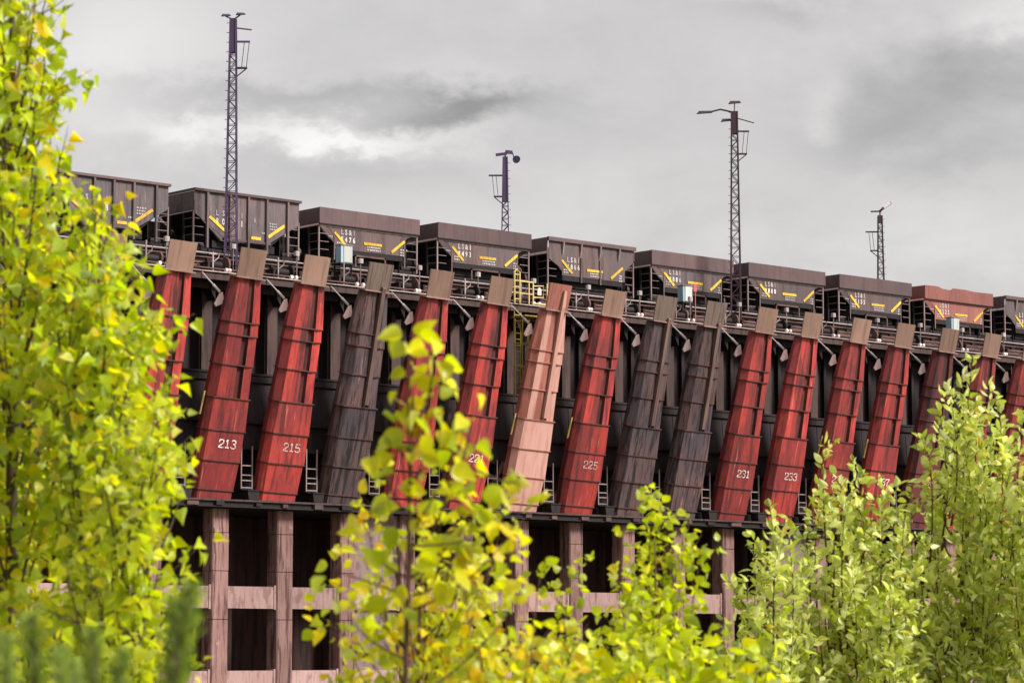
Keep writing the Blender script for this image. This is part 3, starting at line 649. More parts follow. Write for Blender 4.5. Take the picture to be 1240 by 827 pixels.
def frame_parts(t, post_mat, sheet_mat, top_z):
    # corner posts, ladders, sills, end slope sheets
    for x in (.04, CL - .10):
        for y in (.03, CW - .09):
            MB().box(x, x + .07, y, y + .07, .95, top_z).build('corner_post', post_mat, t)
    s = MB()
    s.box(-.05, CL + .05, .25, .45, .78, 1.08); s.box(-.05, CL + .05, CW - .45, CW - .25, .78, 1.08)
    s.box(-.02, .14, .45, CW - .45, .8, 1.05); s.box(CL - .14, CL + .02, .45, CW - .45, .8, 1.05)
    s.build('sill', M['steel_black'], t)
    c = MB().box(-.62, .0, CW / 2 - .12, CW / 2 + .12, .82, 1.02); c.box(CL, CL + .55, CW / 2 - .12, CW / 2 + .12, .82, 1.02); c.build('coupler', M['steel_black'], t)
    for x0, sg in ((.11, 1), (CL - .11, -1)):
        for k in range(4):
            z = 1.25 + k * .38
            MB().bar((x0, .06, z), (x0 + sg * .55, .06, z), .025).build('rung', M['trim'], t)
            MB().bar((x0 - sg * .08, .15, z), (x0 - sg * .08, .75, z), .025).build('rung', M['trim'], t)
    for x0, sg in ((.10, 1), (CL - .10, -1)):
        e = MB(); e.loft([[(x0, .16, top_z - .05), (x0 + sg * 1.55, .16, 1.45), (x0 + sg * 1.6, .16, 1.5), (x0 + sg * .05, .16, top_z)],
                [(x0, CW - .16, top_z - .05), (x0 + sg * 1.55, CW - .16, 1.45), (x0 + sg * 1.6, CW - .16, 1.5), (x0 + sg * .05, CW - .16, top_z)]])
        e.build('end_slope', M['steel_black'], t)
        xb = x0 + sg * .95; e = MB(); e.box(xb - .02, xb + .02, .2, CW - .2, .8, top_z - .05 - (top_z - 1.5) * .95 / 1.55 - .03); e.build('bulkhead', M['steel_black'], t)
        e = MB(); e.box(min(x0, xb), max(x0, xb), .5, CW - .5, .84, .9); e.build('end_platform', M['steel_black'], t)
        for y in (.9, 2.0): MB().bar((x0 + sg * .02, y, 1.055), (x0 + sg * .02, y, top_z - .06), .09).build('end_brace', M['steel_black'], t)
        MB().tube([(x0 + sg * .2, .42, 1.15), (x0 + sg * .75, .42, 1.15)], .16, 10).build('air_tank', M['steel_black'], t)
    h = MB()
    for y in (.6, 1.8):
        h.loft([[(1.6, y, 1.5), (4.57, y, 1.5), (4.57, y + .6, 1.5), (1.6, y + .6, 1.5)], [(2.2, y + .15, .62), (3.97, y + .15, .62), (3.97, y + .45, .62), (2.2, y + .45, .62)]])
    h.box(1.3, 4.87, .3, CW - .3, 1.15, 1.5)
    h.build('hopper_door', M['steel_black'], t)
    truck(t, 1.25); truck(t, CL - 1.25)
def reds(z): return z
def letters(t, number, mat, x0, z0, both=True):
    for k, ch in enumerate('LS&I'): lettering('letter', ch, .35, (x0 + k * .24, -.018, z0), mat, t, bold=.014, xs=.85)
    for k, ch in enumerate(number): lettering('digit', ch, .35, (x0 + k * .24, -.018, z0 - .36), M['number_car'], t, bold=.012, xs=.8)
def data_marks(t, x, z, rows=2, w=.55):
    b = MB()
    for r_ in range(rows):
        xx = x
        while xx < x + w:
            l = random.uniform(.05, .13); b.box(xx, xx + l, -.022, -.014, z - r_ * .13, z - r_ * .13 + .075); xx += l + .035
    b.build('data_marks', M['white_dim'], t)
def car_band(number, body, band, variant='band', dz=0.0, notch=False):
    t = thing('ore_car', 'x', 'ore car', group='ore cars standing on the dock')
    SB = 1.72; BZ = 2.80; TZ = 3.62 + dz
    # side sheets: cut-away ends with rounded top corners
    side = [(.98, SB), (5.30, SB), (5.30, 2.42), (5.42, 2.62), (5.75, 2.74), (6.05, BZ), (.12, BZ), (.42, 2.74), (.72, 2.62), (.90, 2.40)]
    if variant == 'gusset': side = [(1.02, SB), (5.45, SB), (5.45, 2.3), (6.05, 2.8), (6.05, TZ - .05), (.12, TZ - .05), (.12, BZ - .3), (.9, 2.1), (1.02, 2.1)]
    for y0 in (0.0, CW - .03): MB().prism(side, y0, y0 + .03).build('side_sheet', M[body], t)
    bd = MB()
    if variant == 'gusset':
        for y0 in (-.13, CW - .02): bd.box(0, CL, y0, y0 + .15, TZ - .2, TZ)
        bd.box(0, .06, .03, CW - .03, 2.9, TZ - .02); bd.box(CL - .06, CL, .03, CW - .03, 2.9, TZ - .02)
        bd.build('top_band', M[band], t)
        for x in (1.0, 2.25, 3.6, 4.95):
            for y0, sg in ((0, -1), (CW, 1)):
                g = MB(); g.add([(x, y0 + sg * .004, TZ - .2), (x, y0 + sg * .15, TZ - .2), (x, y0 + sg * .06, TZ - .75), (x, y0 + sg * .004, TZ - .9)] + [(x + .09, y0 + sg * .004, TZ - .2), (x + .09, y0 + sg * .15, TZ - .2), (x + .09, y0 + sg * .06, TZ - .75), (x + .09, y0 + sg * .004, TZ - .9)],
                       [(0, 1, 2, 3), (7, 6, 5, 4), (0, 4, 5, 1), (1, 5, 6, 2), (2, 6, 7, 3), (3, 7, 4, 0)]); g.build('gusset', M['trim'], t)
        for x in (2.27, 3.62): MB().box(x, x + .1, -.06, -.002, SB - .3, TZ - .92).build('rib', M[body], t)
    else:
        top = [(0, BZ + .06), (CL, BZ + .06), (CL, TZ - .02)]
        if notch: top += [(4.4, TZ - .04), (3.6, TZ + .02), (2.55, TZ + .01), (2.3, TZ - .12), (1.6, TZ - .1), (1.1, TZ + .02)]
        else: top += [(3.2, TZ - .005)]
        top += [(0, TZ)]
        for y0 in (-.10, CW + .05): bd.prism(top, y0, y0 + .05)
        bd.box(0, .05, -.05, CW + .05, BZ + .06, TZ - .01); bd.box(CL - .05, CL, -.05, CW + .05, BZ + .06, TZ - .03)
        bd.build('top_band', M[band], t)
        a = MB(); a.box(.02, CL - .02, -.12, .0, BZ + .01, BZ + .055); a.build('belt_angle', M['steel_black'], t)
        a = MB(); a.box(.06, CL - .06, -.035, -.003, BZ - .07, BZ); a.build('belt_flange', M['trim'] if not notch else M[band], t)
        for x in (.92, 5.24): MB().box(x, x + .07, -.028, -.002, SB - .55, 2.35).build('rib', M[body], t)
        s = MB(); s.box(2.2, 4.1, -.04, .0, SB - .28, SB - .2); s.box(2.2, 2.28, -.04, .0, .95, SB - .2); s.box(4.02, 4.1, -.04, .0, .95, SB - .2); s.build('step_frame', M['pipe'], t)
    MB().box(1.05, 5.25, .02, .3, SB - .26, SB - .005).build('side_sill', M['steel_black'], t)
    frame_parts(t, M['trim'], M[body], BZ)
    stripes(t, [((.98, 2.50), (1.70, 1.86)), ((2.75, 2.12), (3.85, 2.12)), ((4.45, 1.84), (5.28, 2.46))])
    letters(t, number, M['white_dim'], 1.42, 2.54)
    data_marks(t, 1.1, 1.98, 2, .3); data_marks(t, 2.95, 1.93, 2, .8); data_marks(t, 5.0, 1.98, 3, .22)
    return t
def car_ribbed(number, body):
    t = thing('ore_car', 'x', 'ore car', group='ore cars standing on the dock')
    TZ = 3.74; SB = 1.62
    side = [(1.75, SB), (4.42, SB), (6.08, 2.62), (6.08, TZ), (.09, TZ), (.09, 2.62)]
    for y0 in (0.0, CW - .03): MB().prism(side, y0, y0 + .03).build('side_sheet', M[body], t)
    for x in (.72, 2.02, 3.05, 4.12, 5.34):
        for y0, y1 in ((-.11, -.002), (CW + .002, CW + .11)):
            MB().box(x, x + .10, y0, y1, 1.05, TZ - .1).build('rib', M['trim'] if y0 < 0 and 0 else M[body], t)
    b = MB(); b.box(.02, CL - .02, -.13, .05, TZ - .09, TZ + .03); b.box(.02, CL - .02, CW - .05, CW + .13, TZ - .09, TZ + .03); b.box(.02, .07, .05, CW - .05, TZ - .09, TZ + .03); b.box(CL - .07, CL - .02, .05, CW - .05, TZ - .09, TZ + .03)
    b.build('top_rail', M['car_band'], t)
    for x in (.06, CL - .1): MB().box(x, x + .04, .05, CW - .05, 2.75, TZ - .1).build('end_sheet', M[body], t)
    MB().box(1.75, 4.42, -.05, .12, SB - .12, SB - .005).build('side_sill', M['car_band'], t)
    frame_parts(t, M['trim'], M[body], 2.74)
    stripes(t, [((.92, 2.52), (1.85, 1.90)), ((4.28, 1.88), (5.22, 2.50)), ((3.3, 1.75), (3.85, 1.75))], .14)
    for k, ch in enumerate('LS&I'): lettering('letter', ch, .36, ([1.35, 1.7, 2.4, 2.75][k], -.018, 2.72), M['white_dim'], t, bold=.008, xs=.85)
    for k, ch in enumerate(number): lettering('digit', ch, .40, ([1.35, 1.7, 2.4, 2.75][k], -.018, 2.33), M['number_car'], t, bold=.012, xs=.8)
    lettering('letter', 'R', .34, (3.5, -.018, 2.55), M['white_dim'], t, xs=.8)
    data_marks(t, 4.35, 2.48, 3, .45); data_marks(t, 3.9, 2.0, 1, .2)
    return t
CARS = [(-1, 'ribbed', '8003', 'car_dark', 'car_band', 'ribbed dark grey ore car hidden behind the tall poplar at far left'),
        (0, 'ribbed', '8008', 'car_dark', 'car_band', 'ribbed dark grey ore car partly behind the poplar leaves at left'),
        (1, 'ribbed', '8001', 'car_dark', 'car_band', 'ribbed dark grey ore car behind the tallest lattice tower'),
        (2, 'band', '5476', 'car', 'car_band', 'brown ore car number 5476 with a plain upper band, behind the dark brown chute'),
        (3, 'band', '8493', 'car', 'car_band', 'brown ore car number 8493 in front of the short tower with a round lamp'),
        (4, 'gusset', '1866', 'car', 'car_band', 'brown ore car number 1866 with four short gussets under its top rail'),
        (5, 'band', '8886', 'car_dark', 'car_band', 'brown ore car number 8886 behind the cabinet with a red sign'),
        (6, 'band', '8880', 'car', 'car_band', 'brown ore car number 8880 right of the second tall lattice tower'),
        (7, 'band', '5155', 'car', 'car_band', 'brown ore car number 5155 just left of the rust red car'),
        (8, 'band', '8525', 'car_red', 'car_red', 'rust red ore car number 8525 with a dented top edge'),
        (9, 'gusset', '1844', 'car_dark', 'car_band', 'dark ore car number 1844 right of the rust red car'),
        (10, 'band', '5140', 'car', 'car_band', 'brown ore car at the far right end of the train')]
CARX = {1: (4.38, .10), 0: (-2.95, .06)}
def build_cars():
    for j, var, num, body, band, lab in CARS:
        if var == 'ribbed': t = car_ribbed(num, body)
        else: t = car_band(num, body, band, var, notch=(body == 'car_red'))
        x = 4.143 + 7.3405 * (j - 1)
        t.location = (x + (0.1 if j == 1 else 0), 2.72, RAILZ); t['label'] = lab
build_cars()

# ------------------------------------------------------------------ light towers
def build_tower(x, y, H, mat, label, w0=.55, w1=.30, solid=2.5, heads='tall', plat=1):
    """lattice mast; plat is the side (+1 right, -1 left) of the little service platform"""
    t = thing('light_tower', label, 'light tower', (x, y, DECK + .004), (0, 0, -YAW), 'lattice light towers on the deck')
    W = lambda z: w0 + (w1 - w0) * z / H
    for sx in (-1, 1):
        for sy in (-1, 1):
            MB().bar((sx * w0 / 2, sy * w0 / 2, 0), (sx * w1 / 2, sy * w1 / 2, H), .065).build('leg', M[mat], t)
    b = MB(); z = .3; k = 0
    while z < H - solid:
        dz = W(z) * 1.05; a, c = W(z) / 2, W(z + dz) / 2; s = 1 if k % 2 else -1
        for q in (-1, 1):
            b.bar((-s * a, q * a, z), (s * c, q * c, z + dz), .035); b.bar((q * a, -s * a, z), (q * c, s * c, z + dz), .035)
            b.bar((-c, q * c, z + dz), (c, q * c, z + dz), .03)
        z += dz; k += 1
    b.build('lattice', M[mat], t)
    p = MB(); a, c = W(H - solid) / 2 + .01, w1 / 2 + .01
    p.loft([[(-a, -a, H - solid), (a, -a, H - solid), (a, a, H - solid), (-a, a, H - solid)], [(-c, -c, H), (c, -c, H), (c, c, H), (-c, c, H)]]); p.build('head_casing', M[mat], t)
    g = MB()
    for k in range(int(H / .45)): 
        zz = .6 + k * .45
        if zz < H: g.bar((-plat * W(zz) / 2, 0, zz), (-plat * (W(zz) / 2 + .16), 0, zz), .025)
    g.build('climbing_pegs', M[mat], t)
    s = plat
    pl = MB(); pl.box(min(s * .15, s * .66), max(s * .15, s * .66), -.12, .12, H - 2.33, H - 2.27); pl.bar((s * .12, 0, H - 2.75), (s * .6, 0, H - 2.35), .05)
    pl.box(min(s * .1, s * .95), max(s * .1, s * .78), -.03, .03, H - 1.12, H - 1.03)
    for xx in (.40, .62): pl.bar((s * (xx + .12), .0, H - 1.1), (s * xx, 0, H - 2.3), .03)
    pl.build('service_platform', M[mat], t)
    if heads == 'tall':
        MB().bar((.0, 0, H - .42), (.85, 0, H - .52), .05, .06).build('side_arm', M[mat], t)
        for sx, zz in ((-.35, .12), (.32, .18)):
            l = MB(); l.bar((0, 0, H - .05), (sx, 0, H + zz), .06)
            l.loft([[(sx - .2, -.1, H + zz), (sx + .24, -.07, H + zz + .02), (sx + .24, .07, H + zz + .02), (sx - .2, .1, H + zz)], [(sx - .14, -.06, H + zz + .1), (sx + .18, -.04, H + zz + .09), (sx + .18, .04, H + zz + .09), (sx - .14, .06, H + zz + .1)]])
            l.build('lamp_head', M[mat], t)
    elif heads == 'arm':
        MB().tube([(0, 0, H - .05), (-.75, 0, H + .12), (-1.3, 0, H - .02)], .05, 6).build('side_arm', M[mat], t)
        for (ax, az, sz) in ((-1.6, H - .12, .42), (.02, H + .42, .34), (-.45, H - .55, .28)):
            l = MB(); l.loft([[(ax - sz, -.13, az), (ax + sz, -.1, az + .06), (ax + sz, .1, az + .06), (ax - sz, .13, az)], [(ax - sz * .7, -.06, az + .15), (ax + sz * .8, -.05, az + .16), (ax + sz * .8, .05, az + .16), (ax - sz * .7, .06, az + .15)]])
            if ax > -.2: l.bar((0, 0, H - .02), (ax, 0, az + .02), .05)
            if -1 < ax < -.2: l.bar((0, 0, H - .45), (ax + .2, 0, az + .05), .05)
            l.build('lamp_head', M[mat], t)
        MB().bar((0, 0, H - .32), (1.05, 0, H - .62), .05, .05).build('side_arm', M[mat], t)
    elif heads == 'round':
        l = MB(); l.bar((-.02, 0, H - .02), (.05, 0, H + .28), .1); l.bar((-.55, 0, H + .12), (.1, 0, H + .2), .09, .16); l.bar((.0, 0, H + .3), (.42, 0, H + .26), .1, .2); l.bar((.42, 0, H + .26), (.5, 0, H - .05), .06); l.build('lamp_bracket', M[mat], t)
        d = MB(); c = Vector((.62, -.05, H - .12)); n = Vector((.35, -.8, -.48)).normalized(); d.tube([c - n * .1, c - n * .04, c + n * .1], [.09, .19, .23], 16); d.build('lamp_head', M[mat], t)
        d = MB().tube([c + n * .1, c + n * .115], [.2, .2], 16); d.build('lamp_glass', M['tower'], t)
    else:
        l = MB(); l.bar((0, 0, H - .02), (0, 0, H + .32), .08); l.bar((-.6, 0, H + .26), (.1, 0, H + .28), .12, .08); l.bar((-.02, 0, H + .3), (.35, 0, H + .55), .1, .12); l.build('lamp_bracket', M[mat], t)
        d = MB(); c = Vector((.42, -.05, H + .62)); d.bar(c - Vector((.28, 0, .2)), c + Vector((.28, 0, .2)), .34, .16); d.build('lamp_head', M['trim'], t)
        d = MB(); d.bar(c - Vector((.2, .18, .12)), c + Vector((.22, -.18, .2)), .02, .2); d.build('lamp_glass', M['lamp'], t)
build_tower(5.2, 1.05, 12.05, 'tower', 'tallest purple lattice light tower in front of the ribbed ore car', solid=1.6, w1=.26)
build_tower(38.2, 1.05, 11.9, 'tower_brown', 'tall brown lattice light tower with a lamp arm to the left', solid=1.2, heads='arm')
build_tower(36.0, 17.2, 11.3, 'tower', 'shorter tower behind the cars with a round floodlight at its right', w0=.60, w1=.24, solid=2.6, heads='round', plat=-1)
build_tower(68.4, 17.2, 11.2, 'tower_brown', 'shorter tower behind the cars with a pale tilted floodlight', w0=.60, w1=.25, solid=.5, heads='flood', plat=-1)

# ------------------------------------------------------------------ plants
OUT = {'delta': [(.0, .0), (.03, .26), (.13, .45), (.32, .42), (.58, .25), (.82, .08)],
       'round': [(.0, .0), (.06, .2), (.22, .40), (.45, .44), (.70, .30), (.90, .09)],
       'ellipse': [(.0, .0), (.16, .15), (.40, .25), (.66, .23), (.88, .10)]}
def leaf_template(shape, fold, curl):
    lat = OUT[shape][1:]; us = [0] + [u for u, v in lat] + [1]
    k = len(lat); V = []; F = []
    for u in us: V.append((u, 0, -curl * u * u))
    for s in (1, -1):
        for u, v in lat: V.append((u, s * v, fold * v - curl * u * u))
    Lo = len(us); Ro = Lo + k
    F.append((0, 1, Lo)); F.append((0, Ro, 1))
    for j in range(k - 1):
        F.append((j + 1, j + 2, Lo + j + 1, Lo + j)); F.append((j + 1, Ro + j, Ro + j + 1, j + 2))
    F.append((k, k + 1, Lo + k - 1)); F.append((k, Ro + k - 1, k + 1))
    return np.array(V), F
def leaves_mesh(name, pos, dirs, nors, sizes, shape, mat, parent, widths=None):
    """every leaf gets one of several folded, curled blades"""
    allV = []; loops = []; starts = []; tot = []; off = 0; nl = 0
    temps = [leaf_template(shape, f, c) for f, c in ((.35, .15), (.65, .35), (-.2, .3), (.5, -.15), (.2, .6), (.9, .2))]
    for q in range(len(pos)):
        V, F = temps[q % len(temps)]
        d = dirs[q] / np.linalg.norm(dirs[q]); n = nors[q] - d * (nors[q] @ d); n /= (np.linalg.norm(n) + 1e-9); b = np.cross(n, d)
        w = widths[q] if widths is not None else 1.0
        allV.append(pos[q] + (V[:, :1] * d + V[:, 1:2] * b * w + V[:, 2:3] * n) * sizes[q])
        for f in F:
            starts.append(nl); tot.append(len(f)); loops += [i + off for i in f]; nl += len(f)
        off += len(V)
    me = bpy.data.meshes.new(name); A = np.concatenate(allV)
    me.vertices.add(len(A)); me.vertices.foreach_set('co', A.ravel())
    me.loops.add(nl); me.loops.foreach_set('vertex_index', loops)
    me.polygons.add(len(starts)); me.polygons.foreach_set('loop_start', starts)
    me.update(calc_edges=True); me.validate()
    me.polygons.foreach_set('use_smooth', [True] * len(me.polygons)); me.materials.append(mat)
    o = bpy.data.objects.new(name, me); col.objects.link(o); o.parent = parent
    return o
def in_poly(x, y, poly):
    c = False; n = len(poly)
    for i in range(n):
        x1, y1 = poly[i]; x2, y2 = poly[(i + 1) % n]
        if (y1 > y) != (y2 > y) and x < (x2 - x1) * (y - y1) / (y2 - y1) + x1: c = not c
    return c
def rand_in(poly):
    xs = [p[0] for p in poly]; ys = [p[1] for p in poly]
    while True:
        x, y = random.uniform(min(xs), max(xs)), random.uniform(min(ys), max(ys))
        if in_poly(x, y, poly): return x, y
def curve(a, b, c, n=9): return [a * (1 - t) ** 2 + b * 2 * t * (1 - t) + c * t * t for t in [k / (n - 1) for k in range(n)]]
def nrm(v): return v / (np.linalg.norm(v) + 1e-9)
GZ = -1.75
def plant(name, label, cat, group, dist, trunk, shoots, leaf, shape, size, spacing, mat, bark, droop=.5, depth=.6, start=.25, twig_r=.006, trunk_r=.022, spread=.8, petiole=.5, side=True, wid=1.0, jit=.35, k_=1.0):
    """trunk: sight-line points from the ground up; shoots: (base sight, tip sight, density)"""
    tp = [spot(px, py, dist + dd) for px, py, dd in trunk]
    foot = Vector((tp[0].x, tp[0].y, GZ)); pts = [foot] + tp
    t = thing(name, label, cat, tuple(foot), group=group)
    loc = lambda p: Vector(p) - foot
    n = len(pts); rr = [trunk_r * (1 - .85 * k / (n - 1)) for k in range(n)]
    tk = MB().tube([loc(p) for p in pts], rr, 8); tk.build('trunk', M[bark], t, smooth=True)
    tw = MB(); pos = []; dr = []; no = []; sz = []
    def leaf_at(p, d, k):
        out = np.array(d); r = rng.normal(size=3); side_ = np.cross(out, r); side_ = nrm(side_)
        dd = nrm(out * .35 + side_ * spread + np.array((0, 0, -droop)) + rng.normal(size=3) * jit)
        nn = nrm(np.array((0, 0, .6)) + rng.normal(size=3) * .7 + side_ * .3)
        s = size * random.choice((.6, .75, .85, .95, 1.0, 1.05, 1.12, 1.2))
        pos.append(np.array(loc(p)) + dd * s * petiole); dr.append(dd); no.append(nn); sz.append(s)
    def run(path, r0, dens, s0):
        tw.tube([loc(p) for p in path], [r0 * (1 - .8 * k / (len(path) - 1)) for k in range(len(path))], 5)
        seg = [(path[k + 1] - path[k]).length for k in range(len(path) - 1)]; tot = sum(seg); s = s0 * tot
        step = spacing / dens
        while s < tot:
            u = s; k = 0
            while k < len(seg) - 1 and u > seg[k]: u -= seg[k]; k += 1
            d = (path[k + 1] - path[k]).normalized(); p = path[k] + d * u
            leaf_at(p, d, s / tot); s += step * random.uniform(.5, 1.5)
        leaf_at(path[-1], (path[-1] - path[-2]).normalized(), 1)
    for (bx, by, tx, ty, dens, dd) in shoots:
        b = spot(bx, by, dist + dd * .3); e = spot(tx, ty, dist + dd)
        mid = (b + e) / 2 + RT * ((tx - bx) * .00012 * dist * .6) - Vector((0, 0, .02)) * dist * .15 + Vector(rng.normal(size=3)) * .02 * dist * .2
        path = curve(b, mid, e, 8); run(path, twig_r, dens, start)
        if side:
            L_ = (e - b).length
            for q in range(int(L_ / (.16 * k_))):
                k = random.randint(2, 6); bp = path[k]; d = (path[k + 1] - path[k]).normalized()
                sd = Vector(nrm(np.cross(np.array(d), rng.normal(size=3)))); l = random.uniform(.10, .22) * (1.2 - k / 9) * k_
                run([bp, bp + (d * .6 + sd * .6) * l * .5, bp + (d * 1.1 + sd * .9) * l], twig_r * .5, dens, .25)
    tw.build('branches', M[bark], t, smooth=True)
    leaves_mesh('leaves', pos, dr, no, sz, shape, M[leaf], t, widths=rng.uniform(.8, 1.1, len(pos)) * wid)
    return len(pos)
def auto_shoots(poly, n, trunk_at, rise=(90, 200), dens=1.0, depth=.6, densf=None):
    out = []
    for k in range(n):
        tx, ty = rand_in(poly); by = ty + random.uniform(*rise); bx = trunk_at(by)
        bx = bx + (tx - bx) * .25
        out.append((bx, by, tx, ty, (densf(tx, ty) if densf else dens), random.uniform(-depth, depth)))
    return out
counts = []
# left poplars
A = [(-90, -90), (50, -70), (48, 15), (56, 70), (60, 120), (52, 190), (45, 240), (78, 300), (95, 420), (90, 560), (60, 700), (60, 860), (-90, 860)]
sh = auto_shoots(A, 190, lambda y: 12 + (y - 400) * .01, depth=.7, densf=lambda x, y: .95 if y < 230 else 1.0)
sh += [(30, 190, 80, 84, .8, 0), (25, 130, 68, 24, .8, .1), (40, 260, 68, 176, .8, -.1), (10, 60, 55, -30, .8, .2)] + auto_shoots([(-30, -60), (50, -60), (60, 30), (72, 100), (62, 190), (-30, 230)], 12, lambda y: 12, depth=.6)
counts.append(plant('poplar_tree', 'tall poplar filling the left edge, its top out of the photo', 'tree', 'young poplars at the left', 10.2, [(15, 860, 0), (14, 600, 0), (20, 300, 0), (14, 0, 0), (18, -200, 0)], sh, 'poplar_leaf', 'delta', .052, .031, None, 'bark', droop=.55, trunk_r=.035))
B = [(70, 300), (100, 240), (128, 232), (138, 290), (168, 350), (170, 400), (160, 470), (150, 560), (120, 640), (70, 640), (60, 420)]
sh = auto_shoots(B, 85, lambda y: 104 + (y - 500) * .02, depth=.5)
sh += [(112, 340, 122, 226, 1, 0), (120, 430, 182, 358, 1.1, 0), (115, 380, 152, 292, 1, .1), (125, 500, 178, 420, 1, 0), (118, 360, 142, 255, 1, .1), (130, 480, 186, 385, 1, -.1)]
counts.append(plant('poplar_tree', 'shorter leafy poplar reaching the height of the ore cars', 'tree', 'young poplars at the left', 9.6, [(112, 860, 0), (110, 600, 0), (108, 420, 0), (116, 260, 0)], sh, 'poplar_leaf', 'delta', .052, .031, None, 'bark', droop=.55, trunk_r=.026))
Cc = [(90, 560), (150, 500), (190, 485), (203, 520), (207, 600), (202, 680), (192, 730), (200, 860), (60, 860), (70, 650)]
sh = auto_shoots(Cc, 90, lambda y: 150 + (y - 700) * .01, depth=.5)
sh += [(160, 600, 212, 462, .8, 0), (170, 640, 222, 560, .9, 0), (170, 700, 220, 590, .9, .1), (165, 800, 232, 690, .9, 0), (170, 560, 206, 445, .8, .1), (180, 860, 244, 800, .9, 0), (185, 810, 226, 720, .9, -.1)]
counts.append(plant('poplar_tree', 'small lime green poplar in front of chutes 211 and 213', 'tree', 'young poplars at the left', 9.0, [(152, 860, 0), (150, 700, 0), (156, 520, 0)], sh, 'lime_leaf', 'delta', .047, .031, None, 'bark', droop=.55, trunk_r=.022))
# centre sapling
sh = [(497, 600, 500, 396, .85, 0), (497, 560, 528, 430, .55, 0), (496, 640, 565, 500, .75, 0), (497, 700, 610, 560, .8, .05), (497, 660, 600, 640, .8, -.05), (496, 740, 636, 600, .8, .1),
      (495, 640, 448, 545, .6, 0), (494, 720, 402, 690, .8, 0), (494, 700, 440, 620, .8, .1), (497, 620, 482, 470, .8, .05), (560, 560, 575, 470, .6, 0), (496, 800, 420, 740, .9, 0),
      (498, 560, 515, 490, .9, 0), (498, 640, 545, 560, .9, -.1)]
Mp = [(415, 720), (455, 620), (520, 590), (600, 610), (625, 680), (640, 760), (640, 870), (405, 870)]
sh += [(499, 500, 488, 400, 1.0, .03), (499, 520, 522, 410, 1.0, -.03), (498, 560, 470, 480, .9, .05), (499, 580, 545, 500, .9, .05), (498, 600, 530, 455, 1.2, .05), (520, 650, 545, 500, 1.0, 0), (560, 560, 628, 575, 1.0, 0), (560, 600, 622, 640, 1.1, .05), (500, 720, 560, 640, 1.0, 0), (495, 780, 470, 690, 1.0, 0), (496, 700, 520, 590, 1.2, 0), (497, 700, 470, 600, 1.1, .1), (496, 850, 640, 700, 1.0, .1)]
sh = [(a_, b_, c_, d_, e_ * 1.02, f_) for a_, b_, c_, d_, e_, f_ in sh]
counts.append(plant('birch_sapling', 'big-leaved yellowing sapling in the middle, before chutes 219 and 221', 'tree', 'leafy saplings in front of the dock', 6.6, [(490, 870, 0), (494, 700, 0), (498, 560, 0), (500, 440, 0)], sh, 'yellow_leaf', 'round', .052, .036, None, 'bark_red', droop=.6, trunk_r=.010, twig_r=.0035, spread=.7, side=False, petiole=.4))
sh = auto_shoots(Mp, 56, lambda y: 510, rise=(60, 150), depth=.5, dens=1.0) + [(450, 800, 408, 660, 1, 0), (470, 760, 440, 610, 1, .1), (480, 700, 470, 560, 1, 0), (540, 720, 560, 590, 1, 0), (570, 760, 612, 610, 1, 0)]
counts.append(plant('birch_sapling', 'smaller-leaved yellow sapling just behind the big-leaved one', 'tree', 'leafy saplings in front of the dock', 8.6, [(505, 880, 0), (508, 760, 0), (512, 640, 0)], sh, 'yellow_leaf', 'round', .041, .034, None, 'bark_red', droop=.5, trunk_r=.014, twig_r=.004, spread=.8))
# yellow undergrowth and lime saplings
Up = [(540, 790), (600, 760), (660, 760), (720, 780), (740, 880), (520, 880)]
sh = auto_shoots(Up, 60, lambda y: 620, rise=(60, 150), depth=.5)
sh += [(640, 860, 655, 690, .9, 0), (600, 860, 560, 700, .9, 0)]
counts.append(plant('yellow_shrub', 'low yellow shrub at the bottom beside the middle sapling', 'shrub', 'low shrubs along the bottom', 8.2, [(620, 900, 0), (622, 800, 0)], sh, 'yellow_leaf', 'round', .042, .040, None, 'bark_red', droop=.45, trunk_r=.014, twig_r=.004))
def twin(lab, tips, poly, n, cx, dist, mat='lime_leaf', size=.038):
    s = auto_shoots(poly, n, lambda y: cx, rise=(60, 150), depth=.5) + [(cx + (x - cx) * .5, min(y + 200, 860), x, y, 1.25, random.uniform(-.1, .1)) for x, y in tips]
    counts.append(plant('poplar_sapling', lab, 'tree', 'leafy saplings in front of the dock', dist, [(cx, 900, 0), (cx, 760, 0), (tips[0][0], tips[0][1] + 60, 0)], s, mat, 'round', size, .027, None, 'bark_red', droop=.25, trunk_r=.014, twig_r=.004, spread=.6, petiole=.3))
twin('lime green sapling with twin upright tips right of the dark brown chutes', [(793, 592), (835, 628), (775, 660), (808, 640), (848, 668), (755, 640), (788, 620), (800, 610), (830, 650), (765, 690), (845, 700)], [(735, 770), (775, 710), (805, 700), (840, 740), (870, 790), (880, 880), (700, 880), (710, 790)], 85, 795, 11.0)
twin('thin lime green sapling left of the twin-tipped one', [(683, 688), (668, 705), (700, 712)], [(640, 800), (680, 765), (715, 790), (740, 880), (620, 880)], 50, 685, 10.5)
